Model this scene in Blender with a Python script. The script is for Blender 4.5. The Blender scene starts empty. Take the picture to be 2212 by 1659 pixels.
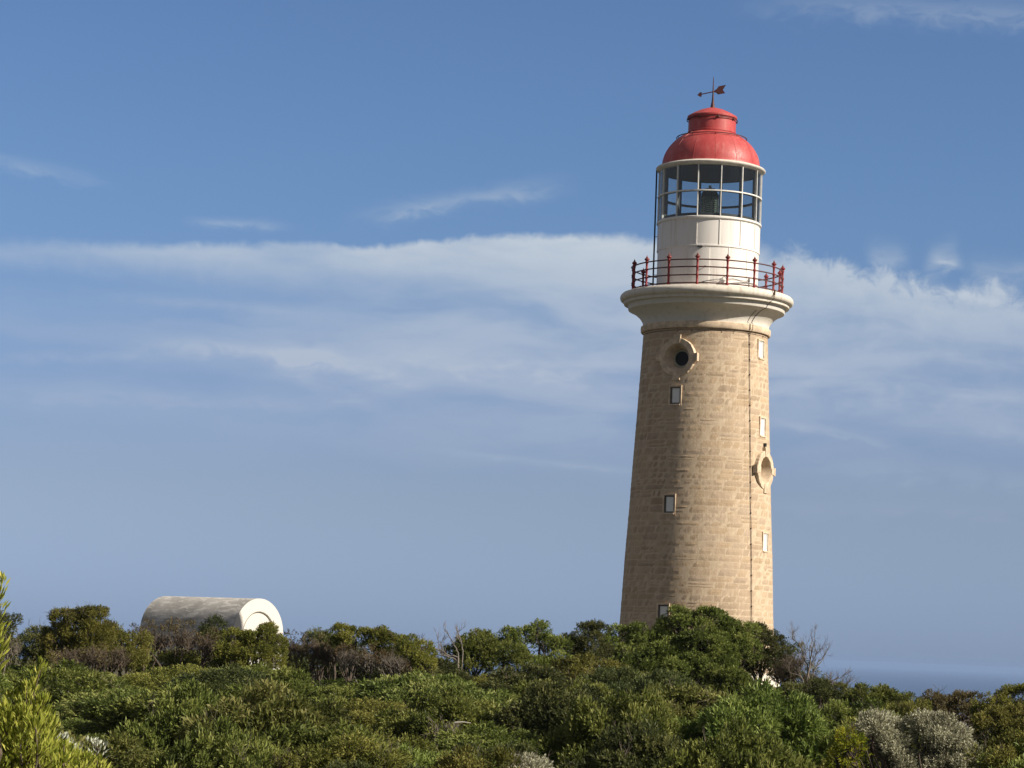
import bpy, math, random
import numpy as np
from mathutils import Vector

scene = bpy.context.scene
COL = scene.collection
rad = math.radians

# ------------------------------------------------------------------ camera
EYE = 1.3
PITCH, ROLL, FPX = 5.94, 2.25, 5500.0          # focal length for a frame 2212 units wide
p_, r_ = rad(PITCH), rad(ROLL)
f0 = np.array([0, math.cos(p_), math.sin(p_)])
r0 = np.array([1.0, 0, 0]); u0 = np.array([0, -math.sin(p_), math.cos(p_)])
CR = math.cos(r_)*r0 + math.sin(r_)*u0
CU = math.cos(r_)*u0 - math.sin(r_)*r0
CP = np.array([0, 0, EYE])
def ray(x, y): return f0 + CR*(x-1106)/FPX - CU*(y-829.5)/FPX
def at(x, y, Y):                                # photograph position + distance -> place in the world
    d = ray(x, y); return CP + d*(Y/d[1])
def azel(x, y):
    d = ray(x, y); d = d/np.linalg.norm(d)
    return math.degrees(math.atan2(d[0], d[1])), math.degrees(math.asin(d[2]))

cam = bpy.data.cameras.new('camera'); cam_o = bpy.data.objects.new('camera', cam); COL.objects.link(cam_o)
cam.sensor_width = 36; cam.lens = FPX/2212*36
cam.clip_start = 0.5; cam.clip_end = 120000
import mathutils
M3 = mathutils.Matrix(((CR[0], CU[0], -f0[0]), (CR[1], CU[1], -f0[1]), (CR[2], CU[2], -f0[2])))
cam_o.matrix_world = mathutils.Matrix.Translation(CP.tolist()) @ M3.to_4x4()
scene.camera = cam_o

# ------------------------------------------------------------------ light
TX, TY = 7.88, 104.0                            # the tower's axis
c2 = np.array([-TX, -TY]); c2 /= np.linalg.norm(c2)
rt2 = np.array([-c2[1], c2[0]])                 # to the viewer's right
SUN_SIDE, SUN_EL = 71.5, 32.0
sdir2 = math.cos(rad(SUN_SIDE))*c2 + math.sin(rad(SUN_SIDE))*rt2
SUN = Vector((sdir2[0]*math.cos(rad(SUN_EL)), sdir2[1]*math.cos(rad(SUN_EL)), math.sin(rad(SUN_EL))))
sl = bpy.data.lights.new('sun', 'SUN'); so = bpy.data.objects.new('sun', sl); COL.objects.link(so)
sl.energy = 5.0; sl.angle = rad(0.53); sl.color = (1.0, 0.90, 0.76)
so.rotation_euler = SUN.to_track_quat('Z', 'Y').to_euler(); so.location = (60, -40, 80)

scene.view_settings.view_transform = 'Standard'; scene.view_settings.look = 'None'
scene.view_settings.exposure = 0.45; scene.view_settings.gamma = 1
scene.render.resolution_x, scene.render.resolution_y = 1024, 768
scene.cycles.use_denoising = True
scene.cycles.max_bounces = 8; scene.cycles.transparent_max_bounces = 24; scene.cycles.volume_bounces = 1

# ------------------------------------------------------------------ node helpers
class NT:
    def __init__(s, tree): s.t = tree; s.n = tree.nodes; s.l = tree.links
    def new(s, typ, **kw):
        n = s.n.new(typ)
        for k, v in kw.items(): setattr(n, k, v)
        return n
    def put(s, sock, v):
        if hasattr(v, 'is_linked') or hasattr(v, 'links'): s.l.new(v, sock)
        else: sock.default_value = v
    def m(s, op, a, b=None, c=None, clamp=False):
        n = s.n.new('ShaderNodeMath'); n.operation = op; n.use_clamp = clamp
        s.put(n.inputs[0], a)
        if b is not None: s.put(n.inputs[1], b)
        if c is not None: s.put(n.inputs[2], c)
        return n.outputs[0]
    def step(s, v, a, b, lo=0.0, hi=1.0):        # smoothstep
        n = s.n.new('ShaderNodeMapRange'); n.interpolation_type = 'SMOOTHSTEP'
        s.put(n.inputs[0], v); s.put(n.inputs[1], a); s.put(n.inputs[2], b); s.put(n.inputs[3], lo); s.put(n.inputs[4], hi)
        return n.outputs[0]
    def vec(s, x, y, z=0.0):
        n = s.n.new('ShaderNodeCombineXYZ')
        for i, v in enumerate((x, y, z)): s.put(n.inputs[i], v)
        return n.outputs[0]
    def noise(s, vec, scale=1.0, detail=4.0, rough=0.5, dist=0.0):
        n = s.n.new('ShaderNodeTexNoise'); s.put(n.inputs['Vector'], vec)
        n.inputs['Scale'].default_value = scale; n.inputs['Detail'].default_value = detail
        n.inputs['Roughness'].default_value = rough; n.inputs['Distortion'].default_value = dist
        return n.outputs['Fac']
    def mix(s, fac, a, b, mode='MIX'):
        n = s.n.new('ShaderNodeMix'); n.data_type = 'RGBA'; n.blend_type = mode
        s.put(n.inputs[0], fac)
        s.put(n.inputs[6], a if not isinstance(a, tuple) else (*a[:3], 1)); s.put(n.inputs[7], b if not isinstance(b, tuple) else (*b[:3], 1))
        return n.outputs[2]
    def curve(s, v, pts):                         # pts in 0..1
        n = s.n.new('ShaderNodeFloatCurve'); cu = n.mapping.curves[0]
        for i, (x, y) in enumerate(pts):
            if i < 2: cu.points[i].location = (x, y)
            else: cu.points.new(x, y)
        n.mapping.update(); s.put(n.inputs['Value'], v); return n.outputs[0]

# ------------------------------------------------------------------ sky
w = bpy.data.worlds.new('World'); scene.world = w; w.use_nodes = True
W = NT(w.node_tree); W.n.clear()
sky = W.new('ShaderNodeTexSky', sky_type='NISHITA'); sky.sun_disc = False
sky.sun_elevation = rad(SUN_EL); sky.sun_rotation = math.atan2(SUN.x, SUN.y)
sky.altitude = 100; sky.air_density = 1.0; sky.dust_density = 0.35; sky.ozone_density = 2.5
SKY_STRENGTH = 0.085
tc = W.new('ShaderNodeTexCoord'); sep = W.new('ShaderNodeSeparateXYZ'); W.l.new(tc.outputs['Generated'], sep.inputs[0])
dx, dy, dz = sep.outputs
AZ = W.m('MULTIPLY', W.m('ARCTAN2', dx, dy), 57.29578)
EL = W.m('MULTIPLY', W.m('ARCSINE', dz), 57.29578)
def bandcurve(pts, lo, hi):                       # pts as photograph positions -> elevation as a function of azimuth
    P = sorted(azel(x, y) for x, y in pts)
    P = [((a+14)/28, (e-lo)/(hi-lo)) for a, e in P]
    t = W.m('MULTIPLY_ADD', AZ, 1/28, 0.5)
    return W.m('MULTIPLY_ADD', W.curve(t, P), hi-lo, lo)
def ampcurve(pts):                                # (photo x at y=560, amplitude)
    P = [((azel(x, 560)[0]+14)/28, a) for x, a in pts]
    return W.curve(W.m('MULTIPLY_ADD', AZ, 1/28, 0.5), P)
warp1 = W.m('SUBTRACT', W.noise(W.vec(W.m('MULTIPLY', AZ, 0.30), W.m('MULTIPLY', EL, 0.7), 3.1), 1, 3, .5), 0.5)
streak = W.noise(W.vec(W.m('MULTIPLY', AZ, 0.28), W.m('ADD', W.m('MULTIPLY', EL, 1.15), W.m('MULTIPLY', warp1, .9)), 7.7), 1, 6, .48, .2)
fine = W.noise(W.vec(W.m('MULTIPLY', AZ, 1.2), W.m('MULTIPLY', EL, 2.6), 1.7), 1, 6, .55, .6)
fray = W.noise(W.vec(W.m('MULTIPLY', AZ, 1.5), W.m('MULTIPLY', EL, 1.5), 5.0), 1, 6, .62, .5)
# main band: crisp upper edge, melting away below
top = bandcurve([(-300, 480), (0, 500), (200, 512), (400, 520), (640, 517), (760, 522), (1000, 505), (1200, 500), (1400, 500), (1560, 510), (1680, 522), (1800, 540), (1900, 566), (2000, 588), (2100, 604), (2212, 618), (2500, 690)], -4, 16)
d = W.m('SUBTRACT', W.m('ADD', top, W.m('MULTIPLY', W.m('SUBTRACT', fray, .5), W.m('MULTIPLY_ADD', W.step(AZ, 4.5, 7.5), 1.3, .38))), EL)     # degrees under the edge
d = W.m('ADD', d, W.m('MULTIPLY', warp1, .25))
soft = ampcurve([(-300, .48), (0, .48), (400, .30), (760, .20), (1300, .28), (1500, .4), (1800, .62), (2300, .66)])
edge = W.step(d, 0.0, soft)
body = W.step(d, 0.15, W.m('MULTIPLY_ADD', ampcurve([(-300, .30), (0, .28), (300, .33), (700, .5), (1000, .62), (1500, .75), (2500, .7)]), 3.0, 0.15), 1.0, 0.0)
amp = ampcurve([(-300, .35), (0, .42), (300, .55), (640, .74), (900, .85), (1380, .92), (1560, .88), (1800, .84), (2050, .84), (2300, .76)])
band = W.m('MULTIPLY', W.m('MULTIPLY', edge, body), amp)
band = W.m('MULTIPLY', band, W.step(streak, .15, .62, .55, 1.05))
# veil under the band
ve = W.m('MULTIPLY', W.step(d, .5, 2.2), W.step(EL, 3.2, 6.2))
veil = W.m('MULTIPLY', W.m('MULTIPLY', ve, W.step(streak, .28, .70, .22, 1.0)), ampcurve([(-300, .15), (0, .22), (300, .3), (700, .50), (1000, .66), (1400, .72), (2000, .62), (2400, .6)]))
tot = W.m('ADD', band, veil)
# single wisps: start, end (photograph positions), half thickness in degrees, strength
WISPS = [((340, 742), (745, 775), .16, .50), ((590, 775), (720, 765), .24, .52), ((740, 790), (900, 822), .14, .42), ((800, 770), (1330, 800), .30, .34), ((0, 770), (420, 758), .13, .20), ((0, 850), (700, 868), .22, .20),
         ((820, 462), (1170, 405), .20, .30), ((430, 478), (600, 488), .10, .24), ((-60, 335), (200, 392), .16, .20), ((960, 975), (1390, 1022), .07, .20), ((620, 800), (800, 880), .2, .14),
         ((1700, 10), (2300, 30), .30, .22), ((1640, 800), (2260, 850), .5, .22), ((1680, 912), (1900, 955), .10, .26), ((1760, 1000), (2260, 1040), .3, .16), ((2120, 930), (2280, 940), .22, .22),
         ((1880, 548), (1955, 556), .26, .28), ((2000, 578), (2062, 542), .30, .30), ((2015, 560), (2075, 570), .18, .4), ((2100, 586), (2200, 606), .28, .36), ((2190, 585), (2260, 590), .2, .3), ((1960, 605), (2200, 668), .14, .25), ((1650, 1090), (2250, 1110), .25, .10), ((250, 640), (620, 672), .10, .14)]
for (x0, y0), (x1, y1), hw, a in WISPS:
    a0, e0 = azel(x0, y0); a1, e1 = azel(x1, y1)
    k = (e1-e0)/(a1-a0)
    line = W.m('MULTIPLY_ADD', AZ, k, e0-k*a0)
    q = W.m('DIVIDE', W.m('ADD', W.m('SUBTRACT', EL, line), W.m('MULTIPLY', W.m('SUBTRACT', fine, .5), hw*3.0)), hw)
    g = W.m('EXPONENT', W.m('MULTIPLY', W.m('MULTIPLY', q, q), -1.0))
    pad = (a1-a0)*.3
    win = W.m('MULTIPLY', W.step(AZ, a0-pad, a0+pad), W.step(AZ, a1+pad, a1-pad))
    win = W.step(AZ, a1+pad, a1-pad) if x0 < -20 else win
    tex = W.step(fine, .26, .74, .3, 1.15)
    tot = W.m('ADD', tot, W.m('MULTIPLY', W.m('MULTIPLY', g, win), W.m('MULTIPLY', tex, a)))
# grey cloud added out of this view, to neutralise the fill light
tot = W.m('MINIMUM', tot, 0.9)
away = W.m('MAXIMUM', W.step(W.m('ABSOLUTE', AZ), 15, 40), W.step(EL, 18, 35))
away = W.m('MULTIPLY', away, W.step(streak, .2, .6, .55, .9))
sky_s = W.mix(1.0, sky.outputs[0], (SKY_STRENGTH,)*3, 'MULTIPLY')
tint = W.mix(W.step(EL, 3.5, 11.5), (.62, .645, .91), (0.65, 0.775, .985))
tint = W.mix(W.step(EL, -.3, 4.0), (.455, .64, 1.29), tint)
sky_s = W.mix(1.0, sky_s, tint, 'MULTIPLY')
shade = W.step(EL, 5.5, 9.5)
cloud_c = W.mix(shade, (.38, .44, .55), (.50, .555, .61))
fin = W.mix(tot, sky_s, cloud_c)
fin = W.mix(away, fin, (.185, .178, .172))          # added thin grey cloud over the rest of the sky, for neutral fill
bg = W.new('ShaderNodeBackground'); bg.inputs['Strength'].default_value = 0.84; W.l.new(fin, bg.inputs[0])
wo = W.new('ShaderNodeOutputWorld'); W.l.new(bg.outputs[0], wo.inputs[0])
w.cycles.sampling_method = 'MANUAL'; w.cycles.sample_map_resolution = 512

# ------------------------------------------------------------------ materials
def mat(name):
    m = bpy.data.materials.new(name); m.use_nodes = True
    n = NT(m.node_tree); b = m.node_tree.nodes['Principled BSDF']
    return m, n, b
def bump(n, b, h, strength=.5, dist=.02):
    bn = n.new('ShaderNodeBump'); bn.inputs['Strength'].default_value = strength; bn.inputs['Distance'].default_value = dist
    n.l.new(h, bn.inputs['Height']); n.l.new(bn.outputs[0], b.inputs['Normal'])
def objco(n): return n.new('ShaderNodeTexCoord').outputs['Object']
def plain(name, col, rough=.5, metal=0.0, var=.12, scale=6, bmp=.15):
    m, n, b = mat(name); co = objco(n)
    f = n.noise(co, scale, 5, .6)
    lo = tuple(c*(1-var) for c in col); hi = tuple(min(1, c*(1+var)) for c in col)
    n.l.new(n.mix(n.step(f, .3, .7), lo, hi), b.inputs['Base Color'])
    b.inputs['Roughness'].default_value = rough; b.inputs['Metallic'].default_value = metal
    if bmp: bump(n, b, n.noise(co, scale*6, 4, .6), bmp, .01)
    return m

def stone_mat():
    m, n, b = mat('limestone'); co = objco(n)
    at_ = n.new('ShaderNodeAttribute'); at_.attribute_name = 'tint'
    big = n.noise(co, .5, 4, .6); mid = n.noise(co, 3.5, 6, .65); fin_ = n.noise(co, 22, 5, .7)
    c = n.mix(n.step(mid, .3, .72), (.435, .332, .233), (.50, .386, .276))
    c = n.mix(1.0, c, at_.outputs['Color'], 'MULTIPLY')
    c = n.mix(n.step(big, .42, .75, 0, .4), c, (.56, .45, .31))
    s3 = n.new('ShaderNodeSeparateXYZ'); n.l.new(co, s3.inputs[0])
    st = n.noise(n.vec(n.m('MULTIPLY', s3.outputs[0], 3.2), n.m('MULTIPLY', s3.outputs[1], 3.2), n.m('MULTIPLY', s3.outputs[2], .28)), 1, 5, .6)
    c = n.mix(n.step(st, .50, .74, 0, .42), c, (.26, .195, .135)); c = n.mix(n.step(st, .44, .30, 0, .30), c, (.60, .49, .37))
    pit = n.step(fin_, .60, .75, 0, .35); c = n.mix(pit, c, (.21, .145, .09))
    n.l.new(c, b.inputs['Base Color']); b.inputs['Roughness'].default_value = .9; b.inputs['Specular IOR Level'].default_value = .15
    h = n.m('ADD', n.m('MULTIPLY', mid, 1.0), n.m('MULTIPLY', fin_, .45))
    bump(n, b, h, .55, .04)
    return m
def mortar_mat():
    m, n, b = mat('lime_mortar'); co = objco(n)
    f = n.noise(co, 5, 5, .6)
    n.l.new(n.mix(n.step(f, .35, .7), (.49, .39, .275), (.595, .48, .35)), b.inputs['Base Color']); b.inputs['Roughness'].default_value = .95
    bump(n, b, n.noise(co, 30, 4, .6), .5, .015)
    return m
def whitewash(name, base=(.78, .75, .70), dirt=(.50, .45, .37), amount=.35, lim=(.52, .75)):
    m, n, b = mat(name); co = objco(n)
    s3 = n.new('ShaderNodeSeparateXYZ'); n.l.new(co, s3.inputs[0])
    st = n.noise(n.vec(n.m('MULTIPLY', s3.outputs[0], 5.0), n.m('MULTIPLY', s3.outputs[1], 5.0), n.m('MULTIPLY', s3.outputs[2], 1.0)), 1, 5, .6)
    pt = n.noise(co, 9, 6, .65)
    f = n.m('MULTIPLY', n.step(n.m('ADD', n.m('MULTIPLY', st, .6), n.m('MULTIPLY', pt, .4)), *lim), amount)
    n.l.new(n.mix(f, base, dirt), b.inputs['Base Color']); b.inputs['Roughness'].default_value = .75
    bump(n, b, pt, .25, .015)
    return m
def painted_white():
    m, n, b = mat('white_paint'); co = objco(n)
    s3 = n.new('ShaderNodeSeparateXYZ'); n.l.new(co, s3.inputs[0])
    st = n.noise(n.vec(n.m('MULTIPLY', s3.outputs[0], 7.0), n.m('MULTIPLY', s3.outputs[1], 7.0), n.m('MULTIPLY', s3.outputs[2], .6)), 1, 4, .6)
    n.l.new(n.mix(n.step(st, .5, .74, 0, .45), (.78, .755, .72), (.55, .46, .37)), b.inputs['Base Color']); b.inputs['Roughness'].default_value = .42
    return m
def red_paint():
    m, n, b = mat('red_roof_paint'); co = objco(n)
    f = n.noise(co, 2.2, 5, .6); g = n.noise(co, 14, 4, .6)
    s3 = n.new('ShaderNodeSeparateXYZ'); n.l.new(co, s3.inputs[0])
    ang = n.m('ARCTAN2', s3.outputs[0], s3.outputs[1])
    pane = n.noise(n.m('FLOOR', n.m('MULTIPLY', ang, 2.2282)), 7.3, 0)
    c = n.mix(n.step(f, .3, .72), (.40, .040, .042), (.48, .075, .075))
    c = n.mix(n.step(pane, .35, .65, 0, .28), c, (.52, .125, .12))
    st = n.noise(n.vec(n.m('MULTIPLY', s3.outputs[0], 4.5), n.m('MULTIPLY', s3.outputs[1], 4.5), n.m('MULTIPLY', s3.outputs[2], .8)), 1, 5, .65)
    c = n.mix(n.step(st, .52, .74, 0, .45), c, (.56, .22, .19)); c = n.mix(n.step(st, .42, .28, 0, .4), c, (.27, .035, .03))
    n.l.new(c, b.inputs['Base Color'])
    n.l.new(n.step(g, .3, .7, .42, .62), b.inputs['Roughness']); bump(n, b, f, .08, .05)
    return m
def rust_red(name, a=(.23, .015, .02), c=(.10, .035, .022), t=(.5, .62)):
    m, n, b = mat(name); co = objco(n); f = n.noise(co, 7, 5, .6)
    n.l.new(n.mix(n.step(f, *t), a, c), b.inputs['Base Color']); b.inputs['Roughness'].default_value = .6
    bump(n, b, n.noise(co, 50, 3, .5), .3, .005); return m
def glass(name, tint=(.76, .80, .81)):
    m, n, b = mat(name); n.n.remove(b)
    out = n.n['Material Output']
    tr = n.new('ShaderNodeBsdfTransparent'); tr.inputs[0].default_value = (*tint, 1)
    gl = n.new('ShaderNodeBsdfGlossy'); gl.inputs['Roughness'].default_value = .03
    lwt = n.new('ShaderNodeLayerWeight'); lwt.inputs[0].default_value = .5
    mx = n.new('ShaderNodeMixShader'); n.l.new(n.m('MULTIPLY_ADD', n.m('POWER', lwt.outputs['Facing'], 5.0), .9, .09, clamp=True), mx.inputs[0])
    n.l.new(tr.outputs[0], mx.inputs[1]); n.l.new(gl.outputs[0], mx.inputs[2]); n.l.new(mx.outputs[0], out.inputs[0]); return m
def leaf_mat(name, trans=.35, rough=.5, spec=.4):
    m, n, b = mat(name)
    a = n.new('ShaderNodeAttribute'); a.attribute_name = 'tint'
    oi = n.new('ShaderNodeObjectInfo')
    hsv = n.new('ShaderNodeHueSaturation'); n.l.new(a.outputs['Color'], hsv.inputs['Color'])
    n.l.new(n.m('MULTIPLY_ADD', oi.outputs['Random'], .03, .485), hsv.inputs['Hue'])
    n.l.new(n.m('MULTIPLY_ADD', oi.outputs['Random'], .35, .82), hsv.inputs['Value'])
    n.l.new(hsv.outputs[0], b.inputs['Base Color']); b.inputs['Roughness'].default_value = rough; b.inputs['Specular IOR Level'].default_value = spec
    tl = n.new('ShaderNodeBsdfTranslucent'); n.l.new(hsv.outputs[0], tl.inputs[0])
    mx = n.new('ShaderNodeMixShader'); mx.inputs[0].default_value = trans
    n.l.new(b.outputs[0], mx.inputs[1]); n.l.new(tl.outputs[0], mx.inputs[2]); n.l.new(mx.outputs[0], n.n['Material Output'].inputs[0])
    return m
def ground_mat():
    m, n, b = mat('sandy_soil'); co = objco(n)
    f = n.noise(co, .35, 6, .65); g = n.noise(co, 6, 5, .65)
    c = n.mix(n.step(f, .35, .65), (.10, .085, .055), (.055, .06, .03))
    c = n.mix(n.step(g, .5, .75, 0, .6), c, (.16, .125, .085))
    n.l.new(c, b.inputs['Base Color']); b.inputs['Roughness'].default_value = .95; bump(n, b, g, .6, .08); return m
def sea_mat():
    m, n, b = mat('sea_water'); co = objco(n)
    f = n.noise(co, .0006, 6, .6)
    n.l.new(n.mix(n.step(f, .35, .7), (.014, .042, .10), (.022, .056, .12)), b.inputs['Base Color'])
    b.inputs['Roughness'].default_value = .35; b.inputs['IOR'].default_value = 1.33
    bump(n, b, n.noise(co, .08, 4, .6), .6, 2.0); return m

MT = dict(stone=stone_mat(), mortar=mortar_mat(), white=painted_white(), cornice=whitewash('cornice_whitewash', (.66, .63, .57), (.42, .37, .30), .5, (.48, .7)),
          lip=whitewash('weathered_limewash', (.67, .625, .55), (.38, .32, .25), .6, (.46, .68)), dress=plain('dressed_stone', (.60, .48, .35), .9, 0, .22, 3.5, .5), red=red_paint(),
          iron=rust_red('red_iron'), rail=rust_red('dark_red_iron', (.09, .02, .02), (.045, .022, .018), (.45, .6)), rim=plain('off_white_rim', (.68, .64, .58), .5, 0, .1), bar=plain('white_glazing_bar', (.74, .73, .70), .45, 0, .08),
          dark=plain('dark_iron', (.025, .027, .03), .55, 0, .3), cable=rust_red('rusty_cable', (.07, .03, .018), (.035, .02, .014)), ceil=plain('dark_ceiling_paint', (.050, .056, .056), .6, 0, .15),
          glass=glass('clear_glass'), lens=None, shutter=plain('white_shutter', (.80, .80, .79), .35, 0, .04, 6, 0), black_glass=plain('black_glass', (.004, .005, .007), .5, 0, .1, 6, 0),
          pframe=plain('pale_green_frame', (.42, .43, .34), .5, 0, .1), bark=plain('bark', (.085, .065, .05), .9, 0, .35, 9), deadwood=plain('dead_wood', (.20, .178, .155), .85, 0, .25, 9), brown=plain('brown_twig', (.115, .088, .062), .9, 0, .35, 9), greytwig=plain('grey_twig', (.16, .138, .112), .9, 0, .3, 9),
          leaf=leaf_mat('leaf', .36, .6, .15), gloss=leaf_mat('glossy_leaf', .36, .55, .22), silver=leaf_mat('silver_leaf', .2, .8, .2), soil=ground_mat(), sea=sea_mat(),
          limew=whitewash('store_limewash', (.64, .62, .58), (.46, .42, .36), .5), vault=None)
def lens_mat():
    m, n, b = mat('lens_glass'); b.inputs['Base Color'].default_value = (.24, .30, .26, 1); b.inputs['Roughness'].default_value = .10; b.inputs['Metallic'].default_value = .55; return m
MT['lens'] = lens_mat()
def vault_mat():
    m, n, b = mat('weathered_render'); co = objco(n)
    s3 = n.new('ShaderNodeSeparateXYZ'); n.l.new(co, s3.inputs[0])
    v = n.vec(n.m('MULTIPLY', s3.outputs[0], 1.0), n.m('MULTIPLY', s3.outputs[1], 1.6), n.m('MULTIPLY', s3.outputs[2], 3.4))
    f = n.noise(v, 1.6, 7, .7, .5); g = n.noise(co, .9, 5, .6)
    c = n.mix(n.step(g, .3, .7), (.33, .32, .30), (.46, .445, .42))
    c = n.mix(n.step(f, .505, .56, 0, .8), c, (.64, .62, .58))
    n.l.new(c, b.inputs['Base Color']); b.inputs['Roughness'].default_value = .9; bump(n, b, f, .5, .03); return m
MT['vault'] = vault_mat(); MT['wframe'] = plain('dark_window_frame', (.10, .09, .08), .6, 0, .2)

# ------------------------------------------------------------------ mesh helpers
class MB:
    def __init__(s): s.v = []; s.f = []; s.mi = []; s.t = []
    def add(s, vs, fs, mi=0, tint=(1, 1, 1)):
        o = len(s.v); s.v += [tuple(map(float, q)) for q in vs]; s.t += [tint]*len(vs)
        s.f += [tuple(i+o for i in f) for f in fs]; s.mi += [mi]*len(fs); return s
    def lathe(s, prof, n=96, a0=0., a1=2*math.pi, c=(0, 0), mi=0):
        full = abs(a1-a0-2*math.pi) < 1e-6; k = n if full else n+1; vs = []; fs = []
        for i in range(k):
            a = a0+(a1-a0)*i/n; ca, sa = math.cos(a), math.sin(a)
            for r, z in prof: vs.append((c[0]+r*ca, c[1]+r*sa, z))
        L = len(prof)
        for i in range(n):
            j = (i+1) % k
            for q in range(L-1): fs.append((i*L+q, j*L+q, j*L+q+1, i*L+q+1))
        return s.add(vs, fs, mi)
    def tube(s, pts, rs, sides=6, mi=0, cap=True):
        P = [Vector(map(float, q)) for q in pts]
        if not hasattr(rs, '__len__'): rs = [rs]*len(P)
        vs = []; fs = []; ref = Vector((0.31, 0.17, 0.93))
        for i, q in enumerate(P):
            t = (P[min(i+1, len(P)-1)]-P[max(i-1, 0)]).normalized()
            a = t.cross(ref)
            if a.length < .05: a = t.cross(Vector((1, 0, 0)))
            a.normalize(); b = t.cross(a)
            for k in range(sides):
                an = 2*math.pi*k/sides; vs.append(q+(a*math.cos(an)+b*math.sin(an))*rs[i])
        for i in range(len(P)-1):
            for k in range(sides):
                k2 = (k+1) % sides; fs.append((i*sides+k, i*sides+k2, (i+1)*sides+k2, (i+1)*sides+k))
        if cap: fs.append(tuple(range(sides))[::-1]); fs.append(tuple((len(P)-1)*sides+k for k in range(sides)))
        return s.add(vs, fs, mi)
    def box(s, o, ax, ay, az, mi=0, tint=(1, 1, 1)):       # centre + three half-axis vectors
        o, ax, ay, az = map(Vector, (o, ax, ay, az)); vs = [o+ax*i+ay*j+az*k for k in (-1, 1) for j in (-1, 1) for i in (-1, 1)]
        return s.add(vs, [(0, 2, 3, 1), (4, 5, 7, 6), (0, 1, 5, 4), (2, 6, 7, 3), (0, 4, 6, 2), (1, 3, 7, 5)], mi, tint)
    def build(s, name, mats, parent=None, smooth=None):
        me = bpy.data.meshes.new(name); me.from_pydata(s.v, [], s.f)
        mats = mats if isinstance(mats, (list, tuple)) else [mats]
        for m in mats: me.materials.append(m)
        me.polygons.foreach_set('material_index', s.mi)
        a = me.color_attributes.new('tint', 'FLOAT_COLOR', 'POINT')
        a.data.foreach_set('color', np.array([(*t, 1) for t in s.t], dtype=np.float32).ravel())
        if smooth is not None: 
            me.shade_smooth() if hasattr(me, 'shade_smooth') else None
            me.set_sharp_from_angle(angle=rad(smooth))
        me.update(); o = bpy.data.objects.new(name, me); COL.objects.link(o)
        if parent is not None: o.parent = parent
        return o
def tag(o, label=None, cat=None, group=None, kind=None):
    for k, v in (('label', label), ('category', cat), ('group', group), ('kind', kind)):
        if v: o[k] = v
    return o
def empty(name, loc, label, cat, group=None):
    o = bpy.data.objects.new(name, None); COL.objects.link(o); o.location = [float(q) for q in loc]; o.empty_display_size = .3
    return tag(o, label, cat, group)

# ------------------------------------------------------------------ terrain and sea
def sstep(a, b, x):
    t = np.clip((np.asarray(x, float)-a)/(b-a), 0, 1); return t*t*(3-2*t)
def wob(x, y): return .5*np.sin(x*.21+y*.13)+.3*np.sin(x*.47-y*.31+1.3)+.2*np.sin(x*.9+y*.7+.4)
def ground(x, y):
    x = np.asarray(x, float); y = np.asarray(y, float)
    z = np.interp(y, [-200, 0, 12, 30, 45, 60, 75, 90, 102, 130, 150, 175, 230, 400], [-.6, -.35, -1.0, -2.5, -2.5, -2.1, -1.55, -.75, -.02, -.1, -1.5, -8, -60, -99.8])
    z = z - .75*sstep(4, 13, x)*sstep(50, 70, y)*(1-sstep(88, 97, y)) + .18*wob(x, y)*sstep(6, 20, y)*(1-sstep(94, 100, y)*(1-sstep(112, 130, y)))
    z = z - 1.7*sstep(12.5, 17, x)*sstep(86, 100, y)*(y < 160)
    side = np.maximum(np.abs(x-4)-75, 0); z = z - np.minimum(side*.35, 96)*(z > -99)
    return np.maximum(z, -101.5)
xs = np.concatenate([np.linspace(-420, -60, 30), np.linspace(-56, 66, 100), np.linspace(72, 430, 30)]); ys = np.concatenate([np.linspace(-200, -5, 18), np.linspace(0, 150, 110), np.linspace(156, 430, 40)])
XX, YY = np.meshgrid(xs, ys); ZZ = ground(XX, YY)
nx, ny = len(xs), len(ys)
g = MB(); g.add(np.stack([XX.ravel(), YY.ravel(), ZZ.ravel()], 1), [(j*nx+i, j*nx+i+1, (j+1)*nx+i+1, (j+1)*nx+i) for j in range(ny-1) for i in range(nx-1)])
tag(g.build('headland_ground', MT['soil'], smooth=60), kind='structure')
s = MB(); R = 60000; s.add([(-R, -3000, -100), (R, -3000, -100), (R, R, -100), (-R, R, -100)], [(0, 1, 2, 3)])
tag(s.build('sea', MT['sea']), kind='structure')

# ------------------------------------------------------------------ lighthouse
LH = empty('lighthouse', (TX, TY, 0), 'tall sandstone lighthouse with white lantern room and red dome behind coastal scrub', 'lighthouse')
LH.rotation_euler.z = math.atan2(c2[1], c2[0])     # local +X faces the viewer, local +Y is the viewer's right
def pol(th, r, z):                                  # th in degrees, 0 towards the viewer, positive to the right
    return Vector((r*math.cos(rad(th)), r*math.sin(rad(th)), z))
RZ = [(0, 3.27), (2.89, 3.10), (5.21, 3.005), (7.15, 2.895), (9.03, 2.81), (10.99, 2.71), (14.45, 2.55), (14.8, 2.54)]
def Rz(z): return float(np.interp(z, [a for a, b in RZ], [b for a, b in RZ]))
rng = random.Random(11)
WIN = [(-25.2, 11.93), (-25.4, 7.45), (-25.6, 2.98)]
RWIN = [(61.5, 13.93), (62.5, 10.74), (64.0, 6.03)]
OCU = [(-25.1, 13.50), (65.0, 8.96)]
def near(a, b): return (a, 1.3+(b-1.3)*(1-Rz(b)*math.cos(rad(a))/104))     # they sit on the near face
WIN = [near(*q) for q in WIN]; RWIN = [near(*q) for q in RWIN]; OCU = [near(*q) for q in OCU]
HW, HH = .235, .36                                   # half size of a window opening
def hole(th, z):
    for a, b in WIN+RWIN:
        if abs(rad(th-a))*Rz(b) < HW-.002 and abs(z-b) < HH-.002: return True
    for a, b in OCU:
        if (rad(th-a)*Rz(b))**2+(z-b)**2 < .70**2: return True
    return False
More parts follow.
